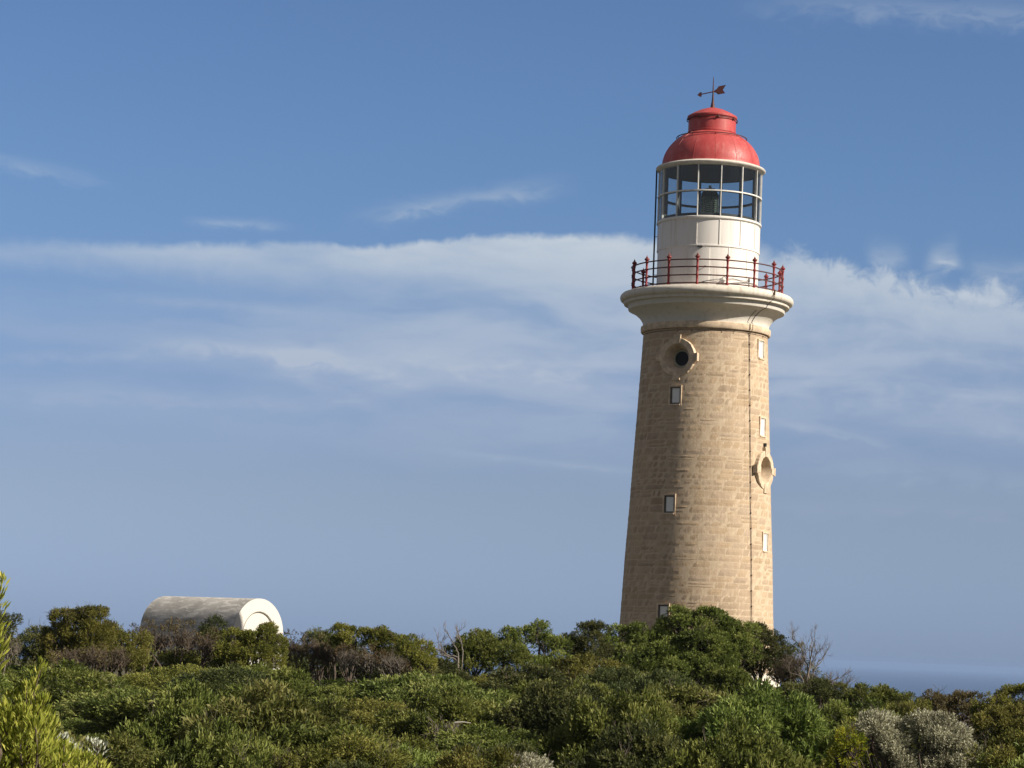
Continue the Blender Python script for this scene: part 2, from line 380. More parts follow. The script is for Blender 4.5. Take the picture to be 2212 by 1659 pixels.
sh = MB()
# core (mortar bed): grid lines follow the window edges
thl = set(np.arange(-180, 180, 3.0).round(3)); zl = set(np.arange(0, 14.46, .25).round(3))
for a, b in WIN+RWIN:
    da = math.degrees(HW/Rz(b)); thl |= {round(a-da, 3), round(a+da, 3)}; zl |= {round(b-HH, 3), round(b+HH, 3)}
for a, b in OCU:
    da = math.degrees(.8/Rz(b)); thl |= set(np.linspace(a-da, a+da, 20).round(3)); zl |= set(np.linspace(b-.8, b+.8, 20).round(3))
thl = sorted(thl); zl = sorted(zl)
vs = [pol(t, Rz(z), z) for z in zl for t in thl]; nt = len(thl); fs = []
for j in range(len(zl)-1):
    for i in range(nt):
        i2 = (i+1) % nt; t1 = thl[i2] if i2 else 180
        if not hole((thl[i]+t1)/2, (zl[j]+zl[j+1])/2): fs.append((j*nt+i, j*nt+i2, (j+1)*nt+i2, (j+1)*nt+i))
sh.add(vs, fs, 1)
# coursed, rock-faced blocks standing a few millimetres off the mortar
def block(t0, t1, z0, z1):
    gap = .008+rng.random()*.008; Rm = Rz((z0+z1)/2); ga = math.degrees(gap/Rm)
    t0 += ga; t1 -= ga; z0 += gap; z1 -= gap
    if z1-z0 < .04 or t1-t0 < .8: return
    wdt = rad(t1-t0)*Rm; nxb = max(2, int(wdt/.11)); nzb = max(2, int((z1-z0)/.11))
    out = .002+rng.random()**2*.008; tl = rng.uniform(-.006, .006); v = rng.uniform(.89, 1.06); hueshift = rng.uniform(-.05, .05)
    if rng.random() < .06: v *= .88
    tint = (v*(1+hueshift*.4), v, v*(1-hueshift))
    vs = []; fs = []; N = nxb+1
    for j in range(nzb+1):
        for i in range(N):
            t = t0+(t1-t0)*i/nxb; z = z0+(z1-z0)*j/nzb
            e = out+tl*(2*i/nxb-1)+(rng.uniform(-.005, .005))
            if i in (0, nxb) or j in (0, nzb): e = -.0005
            vs.append(pol(t+rng.uniform(-.15, .15), Rz(z)+e, z+(rng.uniform(-.006, .006))))
    cells = 0
    for j in range(nzb):
        for i in range(nxb):
            if hole(t0+(t1-t0)*(i+.5)/nxb, z0+(z1-z0)*(j+.5)/nzb) or any(abs(rad(t0+(t1-t0)*(i+.5)/nxb-a))*Rz(b) < HW+.03 and abs(z0+(z1-z0)*(j+.5)/nzb-b) < HH+.03 for a, b in WIN+RWIN): continue
            fs.append((j*N+i, j*N+i+1, (j+1)*N+i+1, (j+1)*N+i)); cells += 1
    if cells: sh.add(vs, fs, 0, tint)
z = 0.0
while z < 14.40:
    h = rng.choice([.20, .24, .26, .28, .31]); z1 = min(z+h, 14.44)
    if 14.44-z1 < .1: z1 = 14.44
    t = -180+rng.uniform(0, 8)
    start = t
    while t < start+360-1e-3:
        wd = math.degrees(rng.uniform(.42, 1.05)/Rz(z)); t1 = min(t+wd, start+360)
        if start+360-t1 < 4: t1 = start+360
        if z1-z > .22 and rng.random() < .16:
            zm = z+(z1-z)*rng.uniform(.4, .6); block(t, t1, z, zm); block(t, t1, zm, z1)
        else: block(t, t1, z, z1)
        t = t1
    z = z1
sh.build('tower_shaft', [MT['stone'], MT['mortar']], LH)
pl = MB(); pl.lathe([(3.26, .72), (3.36, .70), (3.42, .62), (3.44, .05), (3.44, -.8)], 96)
pl.build('plinth', MT['lip'], LH, 40)
co = MB(); co.lathe([(2.53, 14.44), (2.64, 14.44), (2.668, 14.48), (2.675, 14.62), (2.665, 14.69), (2.62, 14.715), (2.55, 14.72)], 128)
co.build('collar', MT['dress'], LH, 40)
cav = [(2.575, 14.70), (2.585, 14.80), (2.61, 14.88), (2.665, 14.98), (2.74, 15.08), (2.84, 15.17), (2.96, 15.26), (3.09, 15.33), (3.20, 15.375), (3.215, 15.40), (3.225, 15.535), (3.235, 15.56), (3.25, 15.582)]
cn = MB(); cn.lathe(cav, 160); cn.build('cornice', MT['cornice'], LH, 35)
lipm = MB()
lipm.lathe([(3.24, 15.583), (3.375, 15.59), (3.395, 15.60), (3.40, 15.70), (3.405, 15.715), (3.48, 15.725), (3.535, 15.77), (3.562, 15.84), (3.565, 15.90), (3.54, 15.97), (3.48, 16.035), (3.38, 16.075), (2.0, 16.20)], 160)
lipm.build('gallery_floor', MT['lip'], LH, 45)

def railing_post():
    m = MB(); prof = [(.0, -.06), (.075, -.06), (.07, .0), (.045, .03), (.040, .05)]
    for zr in (.10, .42, .75, 1.05):
        prof += [(.036, zr-.05), (.052, zr-.03), (.056, zr), (.052, zr+.03), (.034, zr+.05)]
    prof += [(.04, 1.10), (.078, 1.13), (.090, 1.165), (.07, 1.205), (.03, 1.23), (.034, 1.25), (.012, 1.30), (.0, 1.36)]
    m.lathe([(q*1.08+(.008 if q > .02 else 0), z) for q, z in prof], 12); return m
post0 = None
for k in range(16):
    th = -7.6+22.5*k
    if post0 is None: post0 = railing_post().build('railing_post', MT['iron'], LH, 50); o = post0
    else: o = post0.copy(); COL.objects.link(o); o.parent = LH
    o.location = pol(th, 3.10, 16.08); o.rotation_euler.z = rad(th)
for zr in (.10, .42, .75, 1.05):
    m = MB(); n = 96
    pts = [pol(360*i/n, 3.10, 16.08+zr) for i in range(n+1)]
    m.tube(pts, .029, 6, cap=False); m.build('rail', MT['rail'], LH, 60)

# lantern room
lw = MB(); lw.lathe([(2.02, 15.9), (2.085, 15.9), (2.085, 17.83), (2.12, 17.84), (2.125, 17.87), (2.12, 17.90), (2.095, 17.91), (2.095, 18.96), (2.13, 18.97), (2.165, 19.0), (2.165, 19.06), (2.13, 19.09), (2.02, 19.10)], 112)
LW = lw.build('lantern_wall', MT['white'], LH, 35)
st = MB()
for k in range(14):
    th = -13.5+25.714*k
    r = Vector(pol(th, 1, 0)); tg = Vector((-r.y, r.x, 0))
    st.box(r*2.095+Vector((0, 0, 18.43)), r*.022, tg*.018, Vector((0, 0, .525)))
    th += 11.4
    r = Vector(pol(th, 1, 0)); tg = Vector((-r.y, r.x, 0))
    st.box(r*2.087+Vector((0, 0, 17.02)), r*.014, tg*.014, Vector((0, 0, .80)))
st.build('seam_strip', MT['white'], LW)
dm = MB()
for k in range(10):
    pass
n = 10; a0, a1 = -21.5, 1.5; vs = []; fs = []
for j, z in enumerate((16.28, 17.76)):
    for i in range(n+1):
        for r in (2.08, 2.118): vs.append(pol(a0+(a1-a0)*i/n, r, z))
B = 2*(n+1)
for i in range(n):
    fs.append((2*i+1, 2*i+3, B+2*i+3, B+2*i+1)); fs.append((B+2*i, B+2*i+1, B+2*i+3, B+2*i+2)); fs.append((2*i, 2*i+2, 2*i+3, 2*i+1))
fs.append((0, 1, B+1, B)); fs.append((2*n, B+2*n, B+2*n+1, 2*n+1))
dm.add(vs, fs); DR = dm.build('door', MT['white'], LW)
hd = MB(); hd.tube([pol(-2, 2.13, 17.0), pol(-2, 2.17, 17.0), pol(-4, 2.17, 17.0)], .014, 6); hd.build('handle', MT['dark'], DR)
lp = MB(); q = pol(-9, 2.16, 17.80); lp.box(q, Vector((.06, 0, 0)), Vector((0, .10, 0)), Vector((0, 0, .03))); lp.build('door_hood', MT['dark'], LW)
gf = MB(); gi = MB()
for k in range(14):
    th = -13.5+25.714*k
    r = Vector(pol(th, 1, 0)); tg = Vector((-r.y, r.x, 0))
    gf.box(r*2.095+Vector((0, 0, 20.13)), r*.05, tg*.016, Vector((0, 0, 1.07)))
    gi.box(r*2.0+Vector((0, 0, 20.13)), r*.035, tg*.040, Vector((0, 0, 1.07)))
gf.build('mullion', MT['bar'], LH); gi.build('inner_mullion', MT['ceil'], LH)
def ringbar(name, m, r0, r1, z0, z1):
    b = MB(); b.lathe([(r0, z0), (r1, z0), (r1, z1), (r0, z1), (r0, z0)], 112); return b.build(name, m, LH, 40)
ringbar('glazing_bar', MT['bar'], 2.05, 2.155, 20.105, 20.155)
ringbar('inner_glazing_bar', MT['dark'], 1.95, 2.045, 20.10, 20.17)
ringbar('inner_sill', MT['ceil'], 1.90, 2.01, 19.05, 19.22)
gp = MB(); gp.lathe([(2.09, 19.08), (2.09, 21.2)], 84); gp.build('glazing', MT['glass'], LH, 60)
rm = MB(); rm.lathe([(1.9, 21.20), (2.12, 21.20), (2.15, 21.22), (2.23, 21.26), (2.265, 21.295), (2.27, 21.33), (2.24, 21.365), (2.18, 21.385), (2.02, 21.44)], 128)
rm.build('eaves_gutter', MT['rim'], LH, 40)
a_, b_ = 2.03, 1.64; z0 = 21.42; prof = []
for i in range(30):
    t = math.radians(90*i/29); prof.append((a_*math.cos(t), z0+b_*math.sin(t)))
prof = [q for q in prof if q[0] > .93]
dome = MB(); dome.lathe([(2.04, 21.40)]+prof+[(.93, 22.90)], 112); DO = dome.build('dome_roof', MT['red'], LH, 30)
seam = MB()
for k in range(14):
    th = 5+25.714*k; seam.tube([pol(th, r+.002, z) for r, z in prof], .006, 5)
seam.build('roof_seam', MT['red'], DO, 60)
cl = MB(); cl.lathe([(0, 21.20), (1.9, 21.20), (2.0, 21.17)], 64); cl.build('ceiling', MT['ceil'], LH)
hr = MB(); hr.tube([pol(360*i/72, 1.45, 22.66) for i in range(73)], .022, 6, cap=False)
for k in range(9):
    th = 40*k+6; hr.tube([pol(th, 1.36, 22.50), pol(th, 1.45, 22.66)], .018, 5)
hr.build('roof_handrail', MT['rail'], LH, 60)
vt = MB(); vt.lathe([(.985, 22.70), (.985, 22.86), (1.005, 22.87), (1.005, 22.93), (.985, 22.94), (.985, 23.46), (1.0, 23.47), (1.03, 23.50), (1.035, 23.56), (1.02, 23.585), (.80, 23.72), (.5, 23.86), (.25, 23.94), (.0, 23.97)], 96)
VT = vt.build('ventilator', MT['red'], LH, 25)
vr = MB(); vr.tube([pol(360*i/72, 1.045, 23.42) for i in range(73)], .02, 6, cap=False)
for k in range(8): vr.box(pol(45*k+14, 1.02, 23.42), pol(45*k+14, .055, 0), pol(45*k+104, .035, 0), Vector((0, 0, .035)))
vr.build('ventilator_ring', MT['rail'], VT, 60)
wv = MB(); wv.lathe([(.0, 23.9), (.115, 23.93), (.085, 24.05), (.05, 24.25), (.035, 24.5), (.028, 24.75), (.02, 25.0), (.016, 25.2), (.0, 25.33)], 12)
WV = wv.build('weather_vane', MT['rail'], LH, 50)  # darker red stands in for shade on the vane and its arrow
va = MB()
tl = lambda u, z: Vector((.06*u, u, z))              # in the plane of the arrow
va.tube([tl(-.52, 24.54), tl(.10, 24.68)], .024, 6)
def plate(poly, th=.012):
    n = len(poly); vs = [tl(u, z)+Vector((th, 0, 0)) for u, z in poly]+[tl(u, z)-Vector((th, 0, 0)) for u, z in poly]
    va.add(vs, [tuple(range(n)), tuple(range(2*n-1, n-1, -1))]+[(i, n+i, n+(i+1) % n, (i+1) % n) for i in range(n)])
plate([(-.66, 24.515), (-.53, 24.64), (-.47, 24.62), (-.47, 24.46), (-.52, 24.43)])
plate([(.02, 24.64), (.06, 24.72), (.14, 24.77), (.22, 24.89), (.52, 24.955), (.40, 24.74), (.50, 24.60), (.20, 24.545), (.12, 24.62)])
va.build('arrow', MT['rail'], WV)
# optic
op = MB(); op.lathe([(.0, 20.72), (.06, 20.70), (.06, 20.60), (.18, 20.56), (.30, 20.42), (.37, 20.26), (.385, 20.24)], 10)
for k in range(9): z = 19.45+k*.085; op.lathe([(.36, z), (.395, z+.042), (.36, z+.085)], 20)
op.lathe([(.0, 19.0), (.30, 19.0), (.30, 19.40), (.40, 19.42), (.40, 19.45), (.0, 19.45)], 20)
OP = op.build('lens', MT['lens'], LH, 25)
cg = MB()
for k in range(8): cg.tube([pol(45*k+10, .405, 19.42), pol(45*k+10, .405, 20.25), pol(45*k+10, .19, 20.57)], .014, 5)
cg.build('lens_frame', MT['dark'], OP)
# ladder against the lantern
ld = MB(); 
for u in (-90.5, -97): ld.tube([pol(u, 2.24, 16.1), pol(u, 2.24, 21.3)], .026, 6)
for k in range(17): ld.tube([pol(-90.5, 2.24, 16.35+.3*k), pol(-97, 2.24, 16.35+.3*k)], .014, 5)
for z in (16.9, 18.5, 20.13): ld.tube([pol(-90.5, 2.24, z), pol(-90.5, 2.08, z)], .014, 5)
ld.build('ladder', MT['dark'], LH, 50)
# conductor cable
def cable(pts, r, name='lightning_cable'):
    m = MB(); m.tube(pts, r, 6); return m
cb = cable([pol(43.2+1.2*(14.2-z)/14, Rz(z)+.035+.006*math.sin(z*5), z) for z in np.linspace(14.2, .3, 70)], .013)
for z in np.arange(13.9, .5, -.62): cb.box(pol(43.2+1.2*(14.2-z)/14, Rz(z)+.03, z), pol(43, .025, 0), pol(133, .018, 0), Vector((0, 0, .022)))
cb.tube([pol(43.2, Rz(14.2)+.035, 14.2), pol(41.8, 2.60, 14.42), pol(41.5, 2.70, 14.5), pol(41.5, 2.68, 14.70)], .012, 5)
for off, am in ((0, 1.0), (-5, .8)):
    pts = [pol(43.2, Rz(14.2)+.035, 14.2), pol(44.4+off*.5, 2.60, 14.42), pol(44.6+off*.5, 2.70, 14.5), pol(45+off*.6, 2.69, 14.70)]
    pts += [pol(45.4+off+i*.45, r+.015, z) for i, (r, z) in enumerate(cav[1:9 if off == 0 else 7])]
    if off == 0: pts += [pol(49.4, 3.25, 15.5), pol(49.6, 3.58, 15.75), pol(49.8, 3.58, 15.9), pol(50, 3.4, 16.1)]
    cb.tube(pts, .011 if off == 0 else .008, 5)
cb.build('lightning_cable', MT['cable'], LH, 60)
bk = MB(); q = pol(49, 3.60, 15.98); bk.box(q, pol(49, .03, 0), pol(139, .02, 0), Vector((0, 0, .10))); bk.tube([q, pol(47.5, 3.6, 15.78)], .016, 5); bk.build('bracket', MT['cable'], LH)
sp = MB(); q = pol(64.2, Rz(9.95)+.05, 9.90); sp.box(q, pol(64, .06, 0), pol(154, .05, 0), Vector((0, 0, .07))); sp.tube([q, pol(64.4, Rz(9.9)+.03, 9.72)], .015, 5); sp.build('spotlight', MT['dark'], LH)
ov = MB(); ov.tube([pol(a, 2.14+.03*math.sin(a), z) for a, z in ((-6, 16.36), (5, 16.45), (14, 16.50), (19, 16.62), (21, 16.50), (28, 16.56), (36, 16.54), (44, 16.52), (52, 16.55))], .012, 5); ov.build('wall_cable', MT['dark'], LH, 60)

def window(th, zc, right):
    R = Rz(zc); r = Vector(pol(th, 1, 0)); tg = Vector((-r.y, r.x, 0)); up = Vector((0, 0, 1)); sl_ = (Rz(zc+.3)-Rz(zc-.3))/.6
    out = R+.004; dp = .09 if not right else .08
    m = MB()                                          # stone reveal lining the opening
    for sgn in (-1, 1):
        m.box(r*(out-dp/2-.01)+tg*sgn*(HW+.02)+up*zc, r*(dp/2+.03), tg*.03, up*(HH+.05))
        m.box(r*(out-dp/2-.01)+up*(zc+sgn*(HH+.02)), r*(dp/2+.03+(.03 if sgn < 0 else 0)), tg*(HW-.01), up*.03)
    o = m.build('window', MT['dress'], LH)
    f = MB(); q = r*(out-dp+.03)+up*zc; fw = HW-.012; fh = HH-.012; fb = .024 if right else .028
    if not right: q = q+tg*.015
    for sgn in (-1, 1):
        f.box(q+tg*sgn*(fw-fb), r*.03, tg*fb, up*fh); f.box(q+up*sgn*(fh-fb), r*.029, tg*(fw-2*fb-.001), up*fb)
    f.build('frame', MT['wframe'] if not right else MT['shutter'], o)
    g = MB(); g.box(q-r*.005, r*.012, tg*(fw-2*fb+.003), up*(fh-2*fb+.003)); g.build('pane', MT['shutter'], o)
for a in WIN: window(*a, False)
for a in RWIN: window(*a, True)
def porthole(th, zc):
    R = Rz(zc); r = Vector(pol(th, 1, 0)); tg = Vector((-r.y, r.x, 0)); up = Vector((0, 0, 1)); o3 = r*(R)+up*zc
    rr = random.Random(5); m = MB(); n = 56; prof = [(.79, -.25), (.79, .035), (.775, .06), (.58, .07), (.545, .06), (.525, .02), (.33, -.50)]
    vs = []; fs = []; L = len(prof)
    for i in range(n):
        a = 2*math.pi*i/n; jag = rr.uniform(-.009, .009)
        for k, (q, h) in enumerate(prof): 
            q2 = q+(jag if k in (0, 1, 2) else 0); vs.append(o3+tg*(q2*math.cos(a))+up*(q2*math.sin(a))+r*(h+(rr.uniform(-.006, .006) if 0 < k < 5 else 0)))
    for i in range(n):
        j = (i+1) % n
        for k in range(L-1): fs.append((i*L+k, i*L+k+1, j*L+k+1, j*L+k))
    m.add(vs, fs, 0, (1.0, .98, .95)); O = m.build('porthole', MT['dress'], LH)
    for a in (0, 90, 180, 270):
        ca, sa = math.cos(rad(a)), math.sin(rad(a)); d_ = tg*ca+up*sa; e_ = up*ca-tg*sa
        k = MB(); vs = []
        for h in (-.1, .088):
            for q, wd in ((.55, .115), (.92, .165)):
                for s_ in (-1, 1): vs.append(o3+d_*q+e_*s_*wd+r*h)
        k.add(vs, [(0, 1, 3, 2), (4, 6, 7, 5), (0, 4, 5, 1), (2, 3, 7, 6), (0, 2, 6, 4), (1, 5, 7, 3)]); k.build('keystone', MT['dress'], O)
    f = MB(); vs = []; fs = []; n = 40; prof = [(.345, -.47), (.345, -.43), (.30, -.43), (.295, -.47)]
    for i in range(n):
        a = 2*math.pi*i/n
        for q, h in prof: vs.append(o3+tg*(q*math.cos(a))+up*(q*math.sin(a))+r*h)
    for i in range(n):
        j = (i+1) % n
        for k in range(3): fs.append((i*4+k, i*4+k+1, j*4+k+1, j*4+k))
    f.add(vs, fs); f.build('frame', MT['pframe'], O, 40)
    g = MB(); g.add([o3+tg*(.31*math.cos(2*math.pi*i/n))+up*(.31*math.sin(2*math.pi*i/n))-r*.46 for i in range(n)], [tuple(range(n))]); g.build('pane', MT['black_glass'], O)
for a in OCU: porthole(*a)

# ------------------------------------------------------------------ vaulted store
SR, SH, SL = 1.68, 1.48, 5.9
fc = at(557, 1382, 117.0); gz = float(ground(fc[0], fc[1]))
ST = empty('storehouse', (fc[0], fc[1], gz-.05), 'low limewashed stone store with weathered barrel vault roof behind scrub', 'storehouse')
ST.rotation_euler.z = math.atan2(-.60, .80)          # local +X is the way the white end wall faces
hsp = EYE+(1382-1374)/FPX*117-(gz-.05)
N = 40
arc = [(SR*math.cos(math.pi*i/N), hsp+SR*math.sin(math.pi*i/N)) for i in range(N+1)]
v = MB(); vs = []; ns = 16
for j in range(ns+1):
    for y, z in arc: vs.append((-SL*j/ns, y, z))
v.add(vs, [(j*(N+1)+i, j*(N+1)+i+1, (j+1)*(N+1)+i+1, (j+1)*(N+1)+i) for j in range(ns) for i in range(N)])
v.build('vaulted_roof', MT['vault'], ST, 40)
v = MB()
for sgn in (-1, 1): v.add([(0, sgn*SR, -.5), (-SL, sgn*SR, -.5), (-SL, sgn*SR, hsp), (0, sgn*SR, hsp)], [(0, 1, 2, 3)])
v.add([(-SL, y, z) for y, z in arc]+[(-SL, -SR, -.5), (-SL, SR, -.5)], [tuple(range(N+3))])
v.build('side_wall', MT['limew'], ST)
e = MB(); r1 = .63*SR; n = N                          # end wall: annulus above, piers beside a walled-up arch
inn = [(r1*math.cos(math.pi*i/N), hsp+r1*math.sin(math.pi*i/N)) for i in range(N+1)]
vs = [(.03, y, z) for y, z in arc]+[(.03, y, z) for y, z in inn]+[(-.03, y, z) for y, z in inn]+[(0, y*1.0, z) for y, z in arc]
fs = []
for i in range(N): fs += [(i, i+1, N+1+i+1, N+1+i), (N+1+i, N+1+i+1, 2*N+2+i+1, 2*N+2+i), (3*N+3+i, 3*N+3+i+1, i+1, i)]
e.add(vs, fs)
for sgn in (-1, 1): 
    e.add([(.03, sgn*SR, -.5), (.03, sgn*r1, -.5), (.03, sgn*r1, hsp), (.03, sgn*SR, hsp), (-.03, sgn*r1, -.5), (-.03, sgn*r1, hsp)], [(0, 1, 2, 3), (1, 4, 5, 2)])
EW = e.build('end_wall', MT['limew'], ST)
jt = MB(); vs = []
for y, z in arc: 
    k = r1/SR; vs += [(.034, y*k, hsp+(z-hsp)*k), (.034, y*(k+.022), hsp+(z-hsp)*(k+.022))]
jt.add(vs, [(2*i, 2*i+1, 2*i+3, 2*i+2) for i in range(N)]); jt.build('arch_joint', plain('dark_joint', (.20, .18, .15), .9, 0, .3), EW)
e = MB(); e.add([(-.032, y, z) for y, z in inn]+[(-.032, -r1, -.5), (-.032, r1, -.5)], [tuple(range(N+3))]); e.build('arch_infill', MT['limew'], ST)

# ------------------------------------------------------------------ plants
def unit(a): return a/np.maximum(np.linalg.norm(a, axis=-1, keepdims=True), 1e-9)
class Leaves:
    def __init__(s): s.P = []; s.C = []
    def add(s, base, d, L, Wd, col, rg, droop=.15, cup=.0):
        n = len(base); d = unit(d); ref = unit(rg.normal(size=(n, 3))); sd = unit(np.cross(d, ref)); L = L[:, None]; Wd = Wd[:, None]
        nrm = np.cross(sd, d); dn = np.array([0, 0, -1.0])
        mid = base+d*L*.48+nrm*L*.06; tip = base+d*L+dn*L*droop
        s.P.append(np.stack([base, mid+sd*Wd*.5, tip, mid-sd*Wd*.5], 1)); s.C.append(np.repeat(col[:, None, :], 4, 1))
    def build(s, name, m, parent=None):
        P = np.concatenate(s.P).reshape(-1, 3).astype(np.float32); C = np.concatenate(s.C).reshape(-1, 3).astype(np.float32); n = len(P)//4
        me = bpy.data.meshes.new(name); me.vertices.add(len(P)); me.vertices.foreach_set('co', P.ravel())
        me.loops.add(4*n); me.loops.foreach_set('vertex_index', np.arange(4*n, dtype=np.int32))
        me.polygons.add(n); me.polygons.foreach_set('loop_start', np.arange(0, 4*n, 4, dtype=np.int32)); me.polygons.foreach_set('loop_total', np.full(n, 4, np.int32))
        a = me.color_attributes.new('tint', 'FLOAT_COLOR', 'POINT'); a.data.foreach_set('color', np.concatenate([C, np.ones((len(C), 1), np.float32)], 1).ravel())
        me.materials.append(m); me.update(calc_edges=True); me.validate()
        o = bpy.data.objects.new(name, me); COL.objects.link(o)
        if parent is not None: o.parent = parent
        return o
SPEC = {  # colours (dark, mid, light), leaf length, width, leaves per sprig, sprig length, sprigs per m2 of clump, clump radius, upward bias, material
    'leafy':  dict(c=[(0.063, 0.088, 0.021), (0.155, 0.199, 0.041), (0.311, 0.346, 0.097)], L=0.106, W=0.0299, k=9, h=.12, dens=83, sr=.30, up=.9, m='gloss'),
    'olive':  dict(c=[(0.090, 0.100, 0.024), (0.188, 0.205, 0.046), (0.375, 0.354, 0.102)], L=0.089, W=0.0231, k=9, h=.11, dens=101, sr=.27, up=.8, m='leaf'),
    'dark':   dict(c=[(0.037, 0.051, 0.018), (0.088, 0.105, 0.034), (0.200, 0.207, 0.072)], L=0.085, W=0.0245, k=9, h=.10, dens=101, sr=.28, up=.6, m='gloss'),
    'bright': dict(c=[(0.074, 0.095, 0.024), (0.168, 0.200, 0.048), (0.336, 0.335, 0.114)], L=0.119, W=0.0313, k=9, h=.14, dens=78, sr=.30, up=1.1, m='gloss'),
    'fine':   dict(c=[(0.081, 0.095, 0.022), (0.177, 0.195, 0.041), (0.350, 0.329, 0.078)], L=.060, W=.021, k=11, h=.10, dens=125, sr=.22, up=.7, m='leaf'),
    'silver': dict(c=[(.25, .25, .165), (.41, .41, .285), (.56, .555, .41)], L=.070, W=.024, k=12, h=.20, dens=120, sr=.20, up=1.7, m='silver'),
    'yellow': dict(c=[(.12, .16, .016), (.24, .26, .02), (.42, .37, .03)], L=.085, W=.028, k=9, h=.18, dens=90, sr=.22, up=1.4, m='leaf'),
    'brown':  dict(c=[(0.079, 0.065, 0.036), (0.152, 0.120, 0.057), (0.224, 0.176, 0.090)], L=.075, W=.026, k=8, h=.10, dens=90, sr=.25, up=.7, m='leaf'),
}
def foliage(lumps, kind, rg, dens=1.0, gap=.28, scale=1.0):
    """lumps: (cx,cy,cz,rx,ry,rz) -> leaves gathered in small clumps over the lumps' outer skin"""
    S = SPEC[kind]; cc = np.array(S['c']); lv = Leaves(); LU = np.array(lumps, float); tips = []
    for li, (cx, cy, cz, rx, ry, rz) in enumerate(lumps):
        nv = int(4.2*rx*ry*rz*260*dens*(1 if gap < .5 else .25))       # leaves inside the lump, colour darkened to deepen its inner shade
        if nv: 
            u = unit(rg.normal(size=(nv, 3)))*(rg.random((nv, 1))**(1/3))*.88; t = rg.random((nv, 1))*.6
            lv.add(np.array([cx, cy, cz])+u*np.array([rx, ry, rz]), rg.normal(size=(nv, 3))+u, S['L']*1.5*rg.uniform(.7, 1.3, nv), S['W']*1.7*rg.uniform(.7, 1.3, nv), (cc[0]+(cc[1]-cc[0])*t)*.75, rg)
        area = 4*math.pi*(((rx*ry)**1.6+(rx*rz)**1.6+(ry*rz)**1.6)/3)**(1/1.6)*.75
        nsub = max(5, int(area/(math.pi*S['sr']**2)*1.6/scale**2))
        u = unit(rg.normal(size=(nsub*2, 3))); u = u[(u[:, 2] > -.45)][:nsub]
        far_ = rg.random(len(u)) < .13; rho = .78+.22*rg.random(len(u))+far_*rg.uniform(.1, .28, len(u))
        sc = np.array([cx, cy, cz])+u*np.array([rx, ry, rz])*rho[:, None]
        for lj, q in enumerate(LU):                     # skip clumps buried deep in other lumps
            if lj != li: 
                e = np.linalg.norm((sc-q[:3])/q[3:], axis=1); k = e > .72; sc = sc[k]; u = u[k]
        k = rg.random(len(sc)) > gap*.5; sc = sc[k]; u = u[k]
        for c, un in zip(sc, u):
            el_ = np.linalg.norm((c-np.array([cx, cy, cz]))/np.array([rx, ry, rz])); r = S['sr']*scale*rg.uniform(.6, 1.3)*(.55 if el_ > 1.01 else 1.0); ns = max(4, int(S['dens']*dens*2.6*math.pi*r*r)); tips.append(c)
            w_ = unit(rg.normal(size=(ns, 3))+un*.75+np.array([0, 0, .35])); pr = c+w_*r*(.55+.45*rg.random((ns, 1)))*np.array([1.1, 1.1, .85])
            ax = unit(w_*.7+un*.3+np.array([0, 0, S['up']])*.7+rg.normal(size=(ns, 3))*.25)
            base = float(np.clip(rg.normal(.5, .22), 0, 1))
            K = S['k']; B = np.repeat(pr, K, 0); A = np.repeat(ax, K, 0); n = len(B)
            tpos = np.tile((np.arange(K)+.5)/K, ns)[:, None]; pp = unit(np.cross(A, unit(rg.normal(size=(n, 3)))))
            spread = 1.15-.75*tpos
            D = A*(.45+.6*tpos)+pp*spread
            t = np.clip(base+rg.normal(0, .27, n)+.10*(tpos[:, 0]-.5), 0, 1)
            col = np.where(t[:, None] < .5, cc[0]+(cc[1]-cc[0])*(t[:, None]*2), cc[1]+(cc[2]-cc[1])*(t[:, None]*2-1))
            lv.add(B+A*S['h']*scale*tpos, D, S['L']*rg.uniform(.65, 1.25, n), S['W']*rg.uniform(.75, 1.25, n), col, rg)
    return lv, np.array(tips)
def limb(m, a, b, ra, rb, rg, bend=.12, segs=4, sides=5):
    a = np.array(a, float); b = np.array(b, float); L = np.linalg.norm(b-a); off = rg.normal(size=3)*L*bend; pts = []
    for i in range(segs+1):
        t = i/segs; pts.append(a+(b-a)*t+off*math.sin(math.pi*t)+(rg.normal(size=3)*L*.02 if 0 < i < segs else 0))
    m.tube(pts, [ra+(rb-ra)*i/segs for i in range(segs+1)], sides, cap=False); return pts
def limbs(lumps, tips, rg, base_r=.06, ntw=40):
    m = MB(); 
    for (cx, cy, cz, rx, ry, rz) in lumps:
        b0 = np.array([cx*.25+rg.normal()*.08, cy*.25+rg.normal()*.08, -.15]); e = np.array([cx, cy, cz])
        pts = limb(m, b0, e, base_r, base_r*.45, rg, .14, 5)
        near = tips[np.argsort(np.linalg.norm((tips-e)/np.array([rx, ry, rz]), axis=1))[:max(6, ntw//max(1, len(lumps)))]] if len(tips) else []
        for t in near:
            limb(m, pts[rg.integers(2, 6)], t, base_r*.3, base_r*.1, rg, .15, 3, 4)
    return m
def twigs(m, p, d, L, r, depth, rg, spread=.55, up=.15, kids=(2, 4), shrink=.72):
    """a bare, branching limb"""
    n = 4; pts = [np.array(p, float)]; d = np.array(d, float)
    for i in range(n):
        d = unit(d+rg.normal(size=3)*.16+np.array([0, 0, up*.3])); pts.append(pts[-1]+d*L/n)
    m.tube(pts, [r*(1-.45*i/n) for i in range(n+1)], 5 if depth > 1 else 3, cap=False)
    if depth <= 0: return
    for k in range(rg.integers(kids[0], kids[1]+1)):
        t = rg.uniform(.35, 1.0); i = min(int(t*n), n-1); q = pts[i]+(pts[i+1]-pts[i])*(t*n-i)
        nd = unit(d+rg.normal(size=3)*spread+np.array([0, 0, up])); twigs(m, q, nd, L*shrink*rg.uniform(.75, 1.15), r*.58, depth-1, rg, spread, up, kids, shrink)
